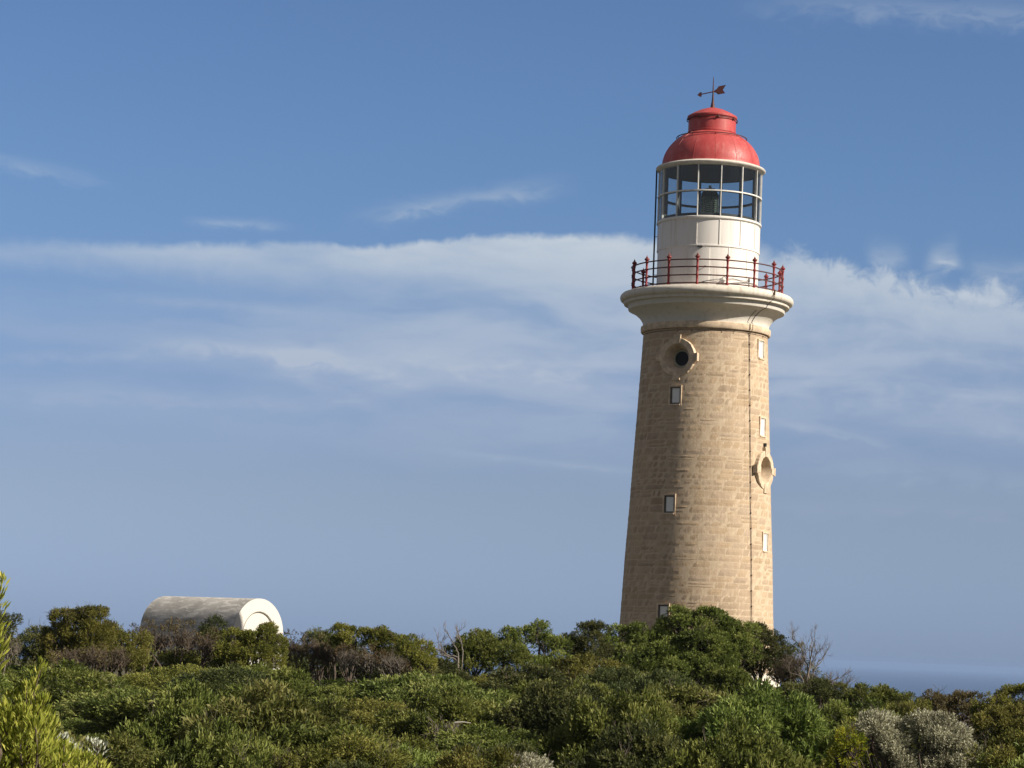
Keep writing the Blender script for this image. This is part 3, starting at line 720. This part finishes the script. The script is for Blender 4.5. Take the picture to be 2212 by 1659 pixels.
def px_lumps(items, Y, base, depth=.85, drop=0.0):
    out = []
    for it in items:
        x, y, rx, ry = it[:4]; dY = it[4] if len(it) > 4 else 0
        P = at(x, y, Y+dY)-np.array(base); s_ = FPX/(Y+dY); out.append((P[0], P[1], P[2]-drop, rx/s_*.95, max(rx/s_*depth, .35), ry/s_*.95))
    return out
SEED = [100]
def rgen(): SEED[0] += 1; return np.random.default_rng(SEED[0])
def bush(name, label, cat, Y, items, kind, group=None, dens=1.0, gap=.22, bark='bark', scale=1.0, depth=.85, base_r=.06, fill=True):
    xm = np.mean([i[0] for i in items]); ym = max(i[1]+i[3] for i in items); P = at(xm, ym, Y); bz = float(ground(P[0], P[1]))
    if fill: items = list(items)+[(i[0], i[1]+i[3]*1.25, i[2]*.95, i[3]*1.05, (i[4] if len(i) > 4 else 0)-.25) for i in items]
    o = empty(name, (P[0], P[1], bz), label, cat, group); rg = rgen()
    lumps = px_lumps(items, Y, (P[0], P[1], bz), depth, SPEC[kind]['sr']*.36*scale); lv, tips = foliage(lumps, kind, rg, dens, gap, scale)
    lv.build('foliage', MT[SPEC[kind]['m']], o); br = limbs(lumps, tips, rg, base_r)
    for k in range(3*len(items)):
        t = tips[rg.integers(len(tips))]; twigs(br, t-np.array([0, 0, .1]), unit(np.array([rg.normal()*.6, rg.normal()*.6, .9])), rg.uniform(.2, .42)*scale, .009, 2, rg, .6, .2)
    br.build('branches', MT[bark], o, 60); return o
def twiggy(name, label, cat, Y, items, group=None, m='brown', n=44, L=.5, r=.016, depth=3, dry=None, spread=.55):
    xm = np.mean([i[0] for i in items]); ym = max(i[1]+i[3] for i in items); P = at(xm, ym, Y); bz = float(ground(P[0], P[1]))
    o = empty(name, (P[0], P[1], bz), label, cat, group); rg = rgen(); lumps = px_lumps(items, Y, (P[0], P[1], bz)); b = MB()
    for (cx, cy, cz, rx, ry, rz) in lumps:
        for k in range(n):
            u = unit(rg.normal(size=3)); u[2] = abs(u[2])*.9+.1; p0 = np.array([cx, cy, cz])+np.array([rx*rg.uniform(-.7, .7), ry*rg.uniform(-.7, .7), -rz*rg.uniform(.2, 1.0)])
            twigs(b, p0, unit(u+np.array([0, 0, .9])), L*min(1.6, max(.5, rz))*rg.uniform(.8, 1.2), r, depth, rg, spread, .25)
        limb(b, (0, 0, -.2), (cx, cy, cz-rz*.4), .05, .02, rg)
    b.build('branches', MT[m], o)
    if dry:
        lv, _ = foliage([(a, c_, e_, x*.9, y*.9, z*.85) for a, c_, e_, x, y, z in lumps], dry, rg, .35, .8); lv.build('foliage', MT[SPEC[dry]['m']], o)
    return o

# --- bushes one can tell apart along the skyline (photograph positions, sizes; distances in metres)
bush('shrub', 'round dark green bush at the left edge of the skyline', 'shrub', 84, [(12, 1348, 30, 30), (-20, 1355, 30, 35)], 'dark')
twiggy('dead_shrub', 'greyish twiggy bush at far left under a dark round bush', 'shrub', 78, [(18, 1398, 34, 36), (-20, 1400, 30, 36)], m='greytwig', n=30, dry='dark')
bush('shrub', 'small dark bush left of the big dome-shaped bush', 'shrub', 86, [(80, 1370, 22, 22), (60, 1400, 34, 26)], 'dark')
bush('shrub', 'big dome-shaped olive bush left of the vaulted store, tallest on the left skyline', 'shrub', 82, [(150, 1345, 36, 28), (205, 1342, 34, 26), (178, 1350, 40, 32, -.4), (122, 1375, 28, 24), (225, 1372, 22, 24), (140, 1392, 38, 18, -.5), (195, 1370, 40, 22, -.7)], 'fine', dens=1.25, scale=1.0)
bush('shrub', 'small dark green bush between the dome-shaped bush and the brown thicket by the store', 'shrub', 83, [(262, 1372, 24, 20), (285, 1385, 24, 24), (244, 1395, 26, 24)], 'olive')
twiggy('dead_shrub', 'leafless brown thicket at the foot of the big dome-shaped bush', 'shrub', 79, [(150, 1428, 36, 26), (205, 1425, 36, 28), (250, 1430, 24, 20)], dry='brown')
twiggy('dead_shrub', 'leafless brown thicket in front of the vaulted store wall', 'shrub', 84, [(310, 1375, 24, 30), (350, 1385, 30, 34), (395, 1380, 34, 40), (440, 1390, 30, 34)], dry='brown', n=40)
bush('shrub', 'low olive bush under the brown thicket at the store wall', 'shrub', 86, [(330, 1425, 34, 18), (390, 1428, 40, 18), (440, 1430, 30, 18)], 'olive')
bush('shrub', 'dark upright bush with a ragged top before the store roof', 'shrub', 85, [(456, 1362, 14, 22), (462, 1392, 20, 26)], 'dark')
bush('shrub', 'windswept olive bush covering the foot of the store end wall', 'shrub', 83, [(508, 1386, 32, 24), (552, 1386, 34, 22), (588, 1390, 16, 22), (540, 1408, 42, 18, -.5), (495, 1412, 28, 20, -.3), (582, 1362, 9, 6)], 'fine', dens=1.25)
bush('shrub', 'low dark bush behind the brown thicket right of the store', 'shrub', 90, [(630, 1420, 34, 20), (680, 1426, 40, 22), (730, 1428, 34, 20)], 'dark')
twiggy('dead_shrub', 'leafless brown thicket right of the vaulted store', 'shrub', 85, [(640, 1402, 26, 34), (680, 1405, 30, 34), (715, 1415, 20, 28)], dry='brown', n=40)
bush('shrub', 'small dark bush poking out of the brown thicket right of the store', 'shrub', 87, [(690, 1378, 20, 14), (708, 1388, 14, 14)], 'dark')
bush('shrub', 'windswept olive bush sloping down to the right over bare stems', 'shrub', 84, [(735, 1366, 12, 10), (770, 1376, 34, 18), (812, 1382, 34, 20), (852, 1396, 30, 20), (880, 1408, 24, 22), (735, 1385, 10, 12)], 'fine', dens=1.25, fill=False)
bush('shrub', 'low olive bush behind the pale bare stems of the windswept bush', 'shrub', 88, [(740, 1415, 34, 26), (800, 1415, 44, 26), (850, 1425, 36, 26), (900, 1435, 34, 22)], 'dark')
bush('shrub', 'small olive bush tucked against the right end of the windswept bush', 'shrub', 82, [(880, 1390, 18, 14), (908, 1405, 22, 20), (918, 1420, 18, 18)], 'fine', dens=1.1)
def deadbranch(name, label, Y, starts, m='deadwood', foot=None):
    P = at(*foot, Y); bz = float(ground(P[0], P[1])); o = empty(name, (P[0], P[1], bz), label, 'dead tree'); rg = rgen(); b = MB(); base = np.array([P[0], P[1], bz])
    root = np.array([0, 0, -.1]); 
    for (x0, y0, x1, y1, L, r, dep) in starts:
        a = at(x0, y0, Y)-base; c = at(x1, y1, Y)-base; 
        limb(b, root, a, r*1.5, r, rg, .05); pts = limb(b, a, c, r, r*.6, rg, .06, 6)
        for k in range(4): twigs(b, pts[2+k], unit(c-a+rg.normal(size=3)*.5*np.linalg.norm(c-a)), L, r*.5, dep, rg, .6, .25)
    b.build('branches', MT[m], o); return o
twiggy('dead_shrub', 'pale bare stems under the windswept olive bush', 'shrub', 81, [(755, 1425, 30, 28), (800, 1428, 34, 30), (845, 1436, 30, 26)], m='greytwig', n=44, spread=.5, dry='brown')
deadbranch('dead_tree', 'bare pale branches leaning left against the sky beside a green bush', 88, [(990, 1420, 928, 1395, .5, .030, 2), (985, 1425, 935, 1412, .4, .026, 2), (990, 1410, 965, 1362, .35, .024, 2), (1000, 1405, 985, 1358, .35, .022, 2)], foot=(995, 1450))
bush('shrub', 'leafy green bush with pale bare branches at its left side', 'shrub', 89, [(1020, 1385, 22, 18), (1050, 1392, 28, 20), (1010, 1415, 34, 22), (1090, 1410, 34, 18)], 'leafy')
bush('shrub', 'leafy green bush standing on bare stems with sky showing beneath', 'shrub', 91, [(1096, 1370, 26, 14), (1135, 1378, 30, 16), (1172, 1384, 26, 14), (1199, 1385, 20, 12), (1162, 1362, 8, 10), (1090, 1412, 40, 20, -.4), (1140, 1432, 50, 16, -.6), (1205, 1428, 26, 20, -.5)], 'leafy', gap=.4, fill=False)
bush('shrub', 'dark tangled bush between the open-stemmed bush and the tower bush', 'shrub', 92, [(1225, 1392, 18, 12), (1262, 1372, 24, 20), (1290, 1380, 26, 28), (1250, 1405, 22, 22)], 'dark', gap=.4)
bush('shrub', 'broad leafy bush in front of the lighthouse, tallest of the ridge', 'shrub', 93, [(1345, 1385, 34, 30), (1400, 1378, 38, 32), (1462, 1352, 34, 30), (1475, 1332, 14, 13), (1530, 1350, 40, 30), (1555, 1372, 44, 30), (1600, 1370, 30, 28), (1420, 1405, 60, 32, -.6), (1510, 1400, 60, 34, -.8), (1380, 1440, 60, 36, -1.2), (1480, 1450, 60, 36, -1.4), (1545, 1440, 36, 30, -1.0)], 'leafy', base_r=.08)
bush('shrub', 'dark open bush at the lower right of the tower with whitewash showing through', 'shrub', 94, [(1625, 1366, 26, 16), (1655, 1385, 26, 18), (1690, 1396, 18, 16), (1625, 1408, 22, 14), (1650, 1432, 36, 20), (1690, 1420, 22, 18), (1615, 1436, 22, 18), (1690, 1452, 20, 18)], 'dark', gap=.35, dens=.9, depth=1.3, fill=False)
twiggy('dead_shrub', 'dense dark bare thicket at the right foot of the lighthouse', 'shrub', 93, [(1690, 1445, 24, 40), (1715, 1440, 22, 44), (1748, 1470, 26, 24), (1785, 1488, 22, 14)], m='brown', n=44, dry='dark')
bush('shrub', 'low leafy bush under the open dark bush at the foot of the tower', 'shrub', 90, [(1575, 1460, 36, 22), (1700, 1498, 26, 10), (1655, 1506, 34, 10), (1590, 1485, 36, 18)], 'leafy')
deadbranch('dead_tree', 'bare grey tree standing alone against the sea right of the lighthouse', 92, [(1742, 1478, 1752, 1395, .55, .036, 3), (1750, 1475, 1772, 1425, .45, .030, 3), (1745, 1450, 1726, 1385, .5, .028, 3), (1738, 1480, 1715, 1440, .5, .030, 3)], m='greytwig', foot=(1745, 1500))
deadbranch('dead_tree', 'low bare branches reaching right below the bare grey tree', 90, [(1760, 1495, 1812, 1462, .45, .032, 2), (1775, 1500, 1840, 1490, .5, .028, 2), (1790, 1500, 1822, 1478, .4, .024, 2)], m='greytwig', foot=(1765, 1512))
bush('shrub', 'low dark bush below the bare grey tree', 'shrub', 89, [(1765, 1484, 26, 16), (1795, 1496, 26, 14), (1735, 1496, 34, 14)], 'dark')
bush('shrub', 'dark green round bush on the skyline right of the bare branches', 'shrub', 80, [(1868, 1505, 20, 18), (1895, 1508, 22, 18), (1915, 1522, 24, 18), (1860, 1525, 26, 20)], 'leafy')
bush('shrub', 'low green bush filling the dip of the right skyline', 'shrub', 82, [(1925, 1530, 30, 16), (1960, 1534, 30, 16), (1995, 1536, 30, 16)], 'leafy')
bush('shrub', 'brownish olive bush on the right skyline, first beyond the dip', 'shrub', 77, [(1965, 1528, 32, 22), (1950, 1545, 40, 20)], 'olive')
bush('shrub', 'small brown knob-topped bush on the right skyline', 'shrub', 78, [(2014, 1513, 20, 16), (2030, 1525, 26, 18)], 'brown')
bush('shrub', 'rusty brown bush on the right skyline behind the silver bush', 'shrub', 76, [(2065, 1522, 28, 16), (2095, 1524, 28, 18), (2075, 1540, 44, 18)], 'brown')
bush('shrub', 'olive bush at the right end of the skyline', 'shrub', 74, [(2140, 1522, 34, 22), (2190, 1512, 34, 24), (2225, 1508, 34, 26), (2165, 1545, 46, 24)], 'fine', dens=1.1)
bush('shrub', 'low leafy bush just above the yellow flowering bush', 'shrub', 66, [(1775, 1545, 34, 20), (1825, 1548, 34, 20), (1865, 1545, 28, 18)], 'leafy')
bush('shrub', 'low olive bush at the right edge under the end of the skyline', 'shrub', 66, [(2150, 1560, 36, 20), (2200, 1556, 40, 24), (2240, 1556, 30, 24)], 'olive')
bush('saltbush', 'silver grey bush in two mounds at lower right', 'shrub', 50, [(1885, 1564, 26, 16), (1912, 1586, 27, 22), (1936, 1616, 25, 26), (1950, 1648, 24, 24), (2002, 1574, 22, 18), (2040, 1582, 30, 26), (2066, 1618, 26, 32), (2030, 1638, 24, 26), (2074, 1650, 22, 26)], 'silver', scale=.9, gap=.3)
bush('flowering_shrub', 'yellow flowering bush left of the silver mounds', 'shrub', 49, [(1838, 1592, 11, 16), (1830, 1610, 13, 16), (1843, 1618, 10, 14), (1822, 1640, 16, 18)], 'yellow', scale=.7, dens=.55, gap=.7)
bush('flowering_shrub', 'yellow-green bush in the lower right corner', 'shrub', 46, [(2150, 1630, 36, 28), (2195, 1635, 40, 34), (2175, 1655, 46, 26)], 'olive')
bush('saltbush', 'pale grey tuft at the bottom edge left of centre ground', 'shrub', 45, [(1125, 1659, 20, 10), (1160, 1661, 16, 8)], 'silver', scale=.7)
bush('flowering_shrub', 'small yellowish tuft at the bottom edge below the store', 'shrub', 44, [(600, 1648, 20, 14), (625, 1655, 16, 12)], 'olive', scale=.7, dens=.6, gap=.6)
bush('shrub', 'yellowish olive bush at the bottom edge right of the small yellowish tuft', 'shrub', 44.5, [(690, 1640, 44, 22), (760, 1632, 44, 22), (815, 1640, 34, 20), (735, 1655, 60, 24)], 'olive')
twiggy('dead_shrub', 'bare grey stems in a dark hollow of the scrub below the store', 'shrub', 60, [(350, 1548, 34, 24), (390, 1553, 30, 24)], m='brown', n=16, spread=.5)
twiggy('dead_shrub', 'bare pale stems standing in a dark gap in mid scrub', 'shrub', 58, [(960, 1584, 20, 22), (980, 1588, 14, 18)], m='greytwig', n=7, spread=.4, depth=2)
fp = at(999, 1561, 52); fl = MB(); fl.tube([(-.16, 0, 0), (0, .02, .012), (.17, 0, .0)], [.011, .013, .008], 7)
fo = fl.build('fallen_branch', plain('bleached_wood', (.58, .54, .48), .8, 0, .08), smooth=60); fo.location = fp.tolist(); tag(fo, 'short bleached white stick lying level on the scrub', 'branch')

# --- plume shrubs close to the camera
def plume_shrub(label, Y, foot, plumes, cols, seed_r, kind='leaf', L=.075, Wd=.0125):
    P = at(*foot, Y); bz = float(ground(P[0], P[1])); base = np.array([P[0], P[1], bz]); o = empty('near_shrub', base, label, 'shrub'); rg = rgen(); lv = Leaves(); b = MB(); cc = np.array(cols)
    for (x0, y0, x1, y1, dY) in plumes:
        a = at(x0, y0, Y+dY)-base; c = at(x1, y1, Y+dY)-base; bend = rg.normal(size=3)*.03; n = int(np.linalg.norm(c-a)/.0022)
        t = rg.random(n)**.85; axis = unit(c-a); pos = a+(c-a)*t[:, None]+bend*np.sin(math.pi*t)[:, None]
        pp = unit(np.cross(np.tile(axis, (n, 1)), unit(rg.normal(size=(n, 3))))); wdt = .075*(1-t)**.6+.012
        pos = pos+pp*(wdt*rg.random(n))[:, None]
        tt = np.clip(rg.normal(.5, .25, n), 0, 1)[:, None]; col = np.where(tt < .5, cc[0]+(cc[1]-cc[0])*tt*2, cc[1]+(cc[2]-cc[1])*(tt*2-1))
        lv.add(pos, axis*1.0+pp*(.75-.45*t)[:, None]+rg.normal(size=(n, 3))*.12, L*rg.uniform(.6, 1.2, n)*(1-.35*t), Wd*rg.uniform(.7, 1.3, n), col, rg, .03)
        limb(b, a*.5+np.array([0, 0, -.1])*0, a, .012, .008, rg); b.tube([a, a+(c-a)*.5+bend, c], [.008, .006, .003], 5, cap=False)
    for k in range(5): limb(b, (rg.normal()*.05, rg.normal()*.05, -.1), (rg.normal()*.15, rg.normal()*.15, .8), .02, .012, rg)
    lv.build('foliage', MT[kind], o); b.build('branches', MT['brown'], o); return o
YG = [(.10, .13, .02), (.30, .325, .045), (.60, .57, .14)]
rp = np.random.default_rng(4); plumes = [(78, 1560, 92, 1430, 0), (62, 1580, 58, 1478, .1), (84, 1600, 96, 1510, -.1), (30, 1600, 22, 1500, .1), (8, 1620, 4, 1520, 0), (44, 1620, 48, 1530, -.2), (-12, 1600, -14, 1495, .1), (100, 1640, 112, 1560, .1), (74, 1650, 76, 1560, -.2)]
for k in range(330):
    x = rp.uniform(-60, 200); lim = np.interp(x, [-60, 80, 100, 130, 160, 200], [1525, 1525, 1572, 1605, 1622, 1642]); y = lim+rp.random()**.8*(1760-lim)
    plumes.append((x-rp.uniform(-6, 10), y+rp.uniform(50, 90), x+rp.uniform(-6, 12), y, rp.uniform(-.6, .6)))
plume_shrub('tall yellow-green feathery bush close to the camera in the lower left corner', 14, (60, 1900), plumes, YG, 0)
plume_shrub('yellow-green feathery bush whose tip enters the left edge above the skyline', 13.5, (-60, 1950), [(-16, 1420, 5, 1252, 0), (-26, 1430, -6, 1285, .1), (-40, 1420, -32, 1260, .05), (-45, 1440, -50, 1280, 0), (-30, 1460, -20, 1330, -.1), (-60, 1480, -70, 1330, .1), (-45, 1560, -50, 1430, 0), (-50, 1680, -52, 1540, 0), (-55, 1800, -56, 1660, 0)], YG, 0)
PALE = [(.34, .36, .28), (.50, .52, .42), (.66, .67, .58)]
plume_shrub('small pale grey-leaved plant beside the near yellow-green bush', 15, (168, 1800), [(140, 1640, 146, 1588, 0), (152, 1640, 155, 1600, .1), (168, 1660, 172, 1605, 0), (186, 1665, 190, 1600, 0), (176, 1690, 180, 1640, 0), (160, 1690, 160, 1635, .1)], PALE, 0, 'silver', .05, .012)

# --- the heath on the slope: shrubs of a few kinds, copied
def proto(kind, idx):
    rg = np.random.default_rng(hash((kind, idx)) % 1000 if False else 17*idx+{'leafy': 1, 'olive': 2, 'dark': 3, 'bright': 4, 'brown': 5}[kind]*101)
    n = rg.integers(4, 7); lumps = [(0, 0, 1.15, .85, .85, .52)]
    for k in range(n):
        a = 2*math.pi*k/n+rg.uniform(-.4, .4); q = rg.uniform(.65, 1.0); lumps.append((q*math.cos(a), q*math.sin(a), rg.uniform(.65, 1.15), rg.uniform(.5, .85), rg.uniform(.5, .85), rg.uniform(.34, .52)))
    lv, tips = foliage(lumps, kind, rg, .95, .3)
    o = bpy.data.objects.new('heath_shrub', None); COL.objects.link(o); o.empty_display_size = .3
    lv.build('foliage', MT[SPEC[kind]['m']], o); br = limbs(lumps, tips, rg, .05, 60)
    for k in range(9):                                   # dry twigs standing out of the leaves
        t = tips[rg.integers(len(tips))]; limb(br, (t[0]*.5, t[1]*.5, .55), t-np.array([0, 0, .1]), .012, .007, rg, .1, 3, 4); twigs(br, t-np.array([0, 0, .1]), unit(np.array([rg.normal()*.5, rg.normal()*.5, 1.0])), rg.uniform(.22, .42), .007, 2, rg, .6, .2)
    br.build('branches', MT['twigbark'], o); return o
MT['twigbark'] = plain('grey_brown_bark', (.17, .14, .11), .9, 0, .4, 9)
PR = {k: [proto(k, i) for i in range(3)] for k in ('leafy', 'olive', 'dark', 'bright')}
used = set()
def place(kind, i, x, Y, z, rz, sx, sz, label, group):
    src = PR[kind][i]
    if (kind, i) not in used: used.add((kind, i)); o = src
    else:
        o = src.copy(); COL.objects.link(o)
        for ch in src.children: c = ch.copy(); COL.objects.link(c); c.parent = o
    o.location = (x, Y, z); o.rotation_euler.z = rz; o.scale = (sx, sx, sz); tag(o, label, 'shrub', group); return o
LOOK = {'leafy': 'green leafy', 'olive': 'yellowish olive', 'dark': 'dark green', 'bright': 'fresh bright green'}
def where(px, Y):
    row = 'on the lower slope' if Y < 51 else ('on the middle slope' if Y < 66 else 'on the upper slope')
    zones = [(260, 'at far left'), (520, 'below the brown thicket'), (760, 'below the white store end'), (1010, 'below the windswept bush'), (1300, 'between store and lighthouse'), (1560, 'below the lighthouse, left half'), (1760, 'below the lighthouse, right half'), (1960, 'left of the silver bush'), (9999, 'at far right')]
    return f"{row} {[n for q, n in zones if px < q][0]}"
HOLLOWS = [(355, 58, 70), (965, 56, 55), (1290, 52, 60), (1700, 49, 90), (560, 50, 55), (1480, 62, 60), (820, 60, 50), (1080, 48, 50), (240, 50, 45), (1560, 55, 45), (700, 68, 50), (1180, 70, 55), (1900, 60, 40), (440, 70, 45)]   # dark gaps: photo x, distance, half width
rh = random.Random(23); rows = [(43.5, 2.3), (47, 2.4), (51, 2.5), (55.5, 2.6), (60.5, 2.7), (66, 2.8), (72, 2.9), (78, 3.0), (84, 3.1)]
for ri, (Y0, sp_) in enumerate(rows):
    xl = at(-40, 1500, Y0)[0]-(2.5 if Y0 > 60 else 0); xr = at(2252, 1500, Y0)[0]+(4.5 if Y0 > 60 else 0); x = xl+rh.uniform(-1, .3)
    while x < xr+.8:
        Y = Y0+rh.uniform(-1.4, 1.4); px = 1106+FPX*x/Y
        kind = rh.choices(['leafy', 'olive', 'dark', 'bright'], [.40, .26, .20, .14])[0]
        if 200 < px < 480 and Y > 60: kind = rh.choice(['bright', 'leafy', 'olive'])
        if px > 1700 and Y < 60: kind = rh.choice(['leafy', 'olive', 'olive', 'dark'])
        sx = rh.uniform(.85, 1.35)*sp_/2.6; sz = rh.choice([.6, .75, .9, 1.0, 1.1, 1.25, 1.4])*rh.uniform(.92, 1.08); gz = float(ground(x, Y))
        if Y > 66 and 930 < px < 1400: sz *= rh.uniform(1.0, 1.35); sx *= 1.12
        if Y < 66 and rh.random() < .2: sx *= 1.25; sz *= 1.18
        top_ = EYE+(1360.6+px*.0393-float(np.interp(px, [0, 240, 600, 640, 900, 960, 1320, 1380, 1680, 1760, 1860], [1425, 1428, 1432, 1446, 1446, 1402, 1402, 1425, 1440, 1505, 1520])))/FPX*Y
        sz = max(.35, min(sz, (top_-gz)/1.95))
        if 1790 < px < 2115 and Y < 50.5: x += sp_*.4; continue
        if any(abs(px-hx) < hw+25 and abs(Y-hY) < 2.3 for hx, hY, hw in HOLLOWS): x += sp_*.5; continue
        if Y > 76 and px > 1900: x += sp_*rh.uniform(.74, 1.05); continue
        if 1800 < px < 2110 and Y < 53: sz *= .45                     # keeps the silver mounds in view
        if px < 240 and Y < 46: sz *= .8
        lab = f"{LOOK[kind]} heath shrub {where(px, Y)}"
        place(kind, rh.randrange(3), x, Y, gz-.1, rh.uniform(0, 6.28), sx, sz, lab, f"{LOOK[kind]} heath shrubs {where(px, Y)}")
        x += sp_*rh.uniform(.74, 1.05)
for k, lst in PR.items():
    for i, o in enumerate(lst):
        if (k, i) not in used:
            for ch in list(o.children): bpy.data.objects.remove(ch)
            bpy.data.objects.remove(o)
for hx, hY, hw in HOLLOWS[::1]:
    yv = 1412+(.9-float(ground(at(hx, 1500, hY)[0], hY))+.4)/hY*FPX*.78
    twiggy('dead_shrub', 'tangle of bare grey-brown stems in a dark gap of the heath', 'shrub', hY+.6, [(hx-hw*.3, yv, hw*.5, 26), (hx+hw*.4, yv+6, hw*.45, 24)], 'bare tangles in gaps of the heath', m='twigbark', n=15, spread=.5, L=.6)
# --- low cover between the shrubs
rg = np.random.default_rng(9); n = 130000; Yc = 42+44*rg.random(n)**.9; xc = (rg.random(n)-.5)*2*(1150/FPX*Yc+8); zc = ground(xc, Yc)+rg.random(n)**1.5*.75
lv = Leaves(); c = np.array([(.03, .04, .012), (.07, .08, .02), (.12, .10, .04)]); t = rg.random(n)[:, None]; col = np.where(t < .5, c[0]+(c[1]-c[0])*t*2, c[1]+(c[2]-c[1])*(t*2-1))
lv.add(np.stack([xc, Yc, zc], 1), rg.normal(size=(n, 3))+np.array([0, 0, 1.2]), rg.uniform(.12, .26, n), rg.uniform(.04, .08, n), col, rg)
tag(lv.build('undergrowth', MT['leaf']), 'low dark undergrowth between the heath shrubs', 'undergrowth', kind='stuff')

# ------------------------------------------------------------------ haze over the sea
hz, n, b = mat('haze_air'); n.n.remove(b); pv = n.new('ShaderNodeVolumePrincipled'); pv.inputs['Color'].default_value = (.352, .50, .79, 1); pv.inputs['Density'].default_value = 5e-5; pv.inputs['Anisotropy'].default_value = 0.0
n.l.new(pv.outputs[0], n.n['Material Output'].inputs['Volume'])
h = MB(); h.box((0, 28000, -36.5), (61000, 0, 0), (0, 33000, 0), (0, 0, 65)); tag(h.build('haze', hz), 'pale blue sea haze fading the far water', 'haze', kind='stuff')
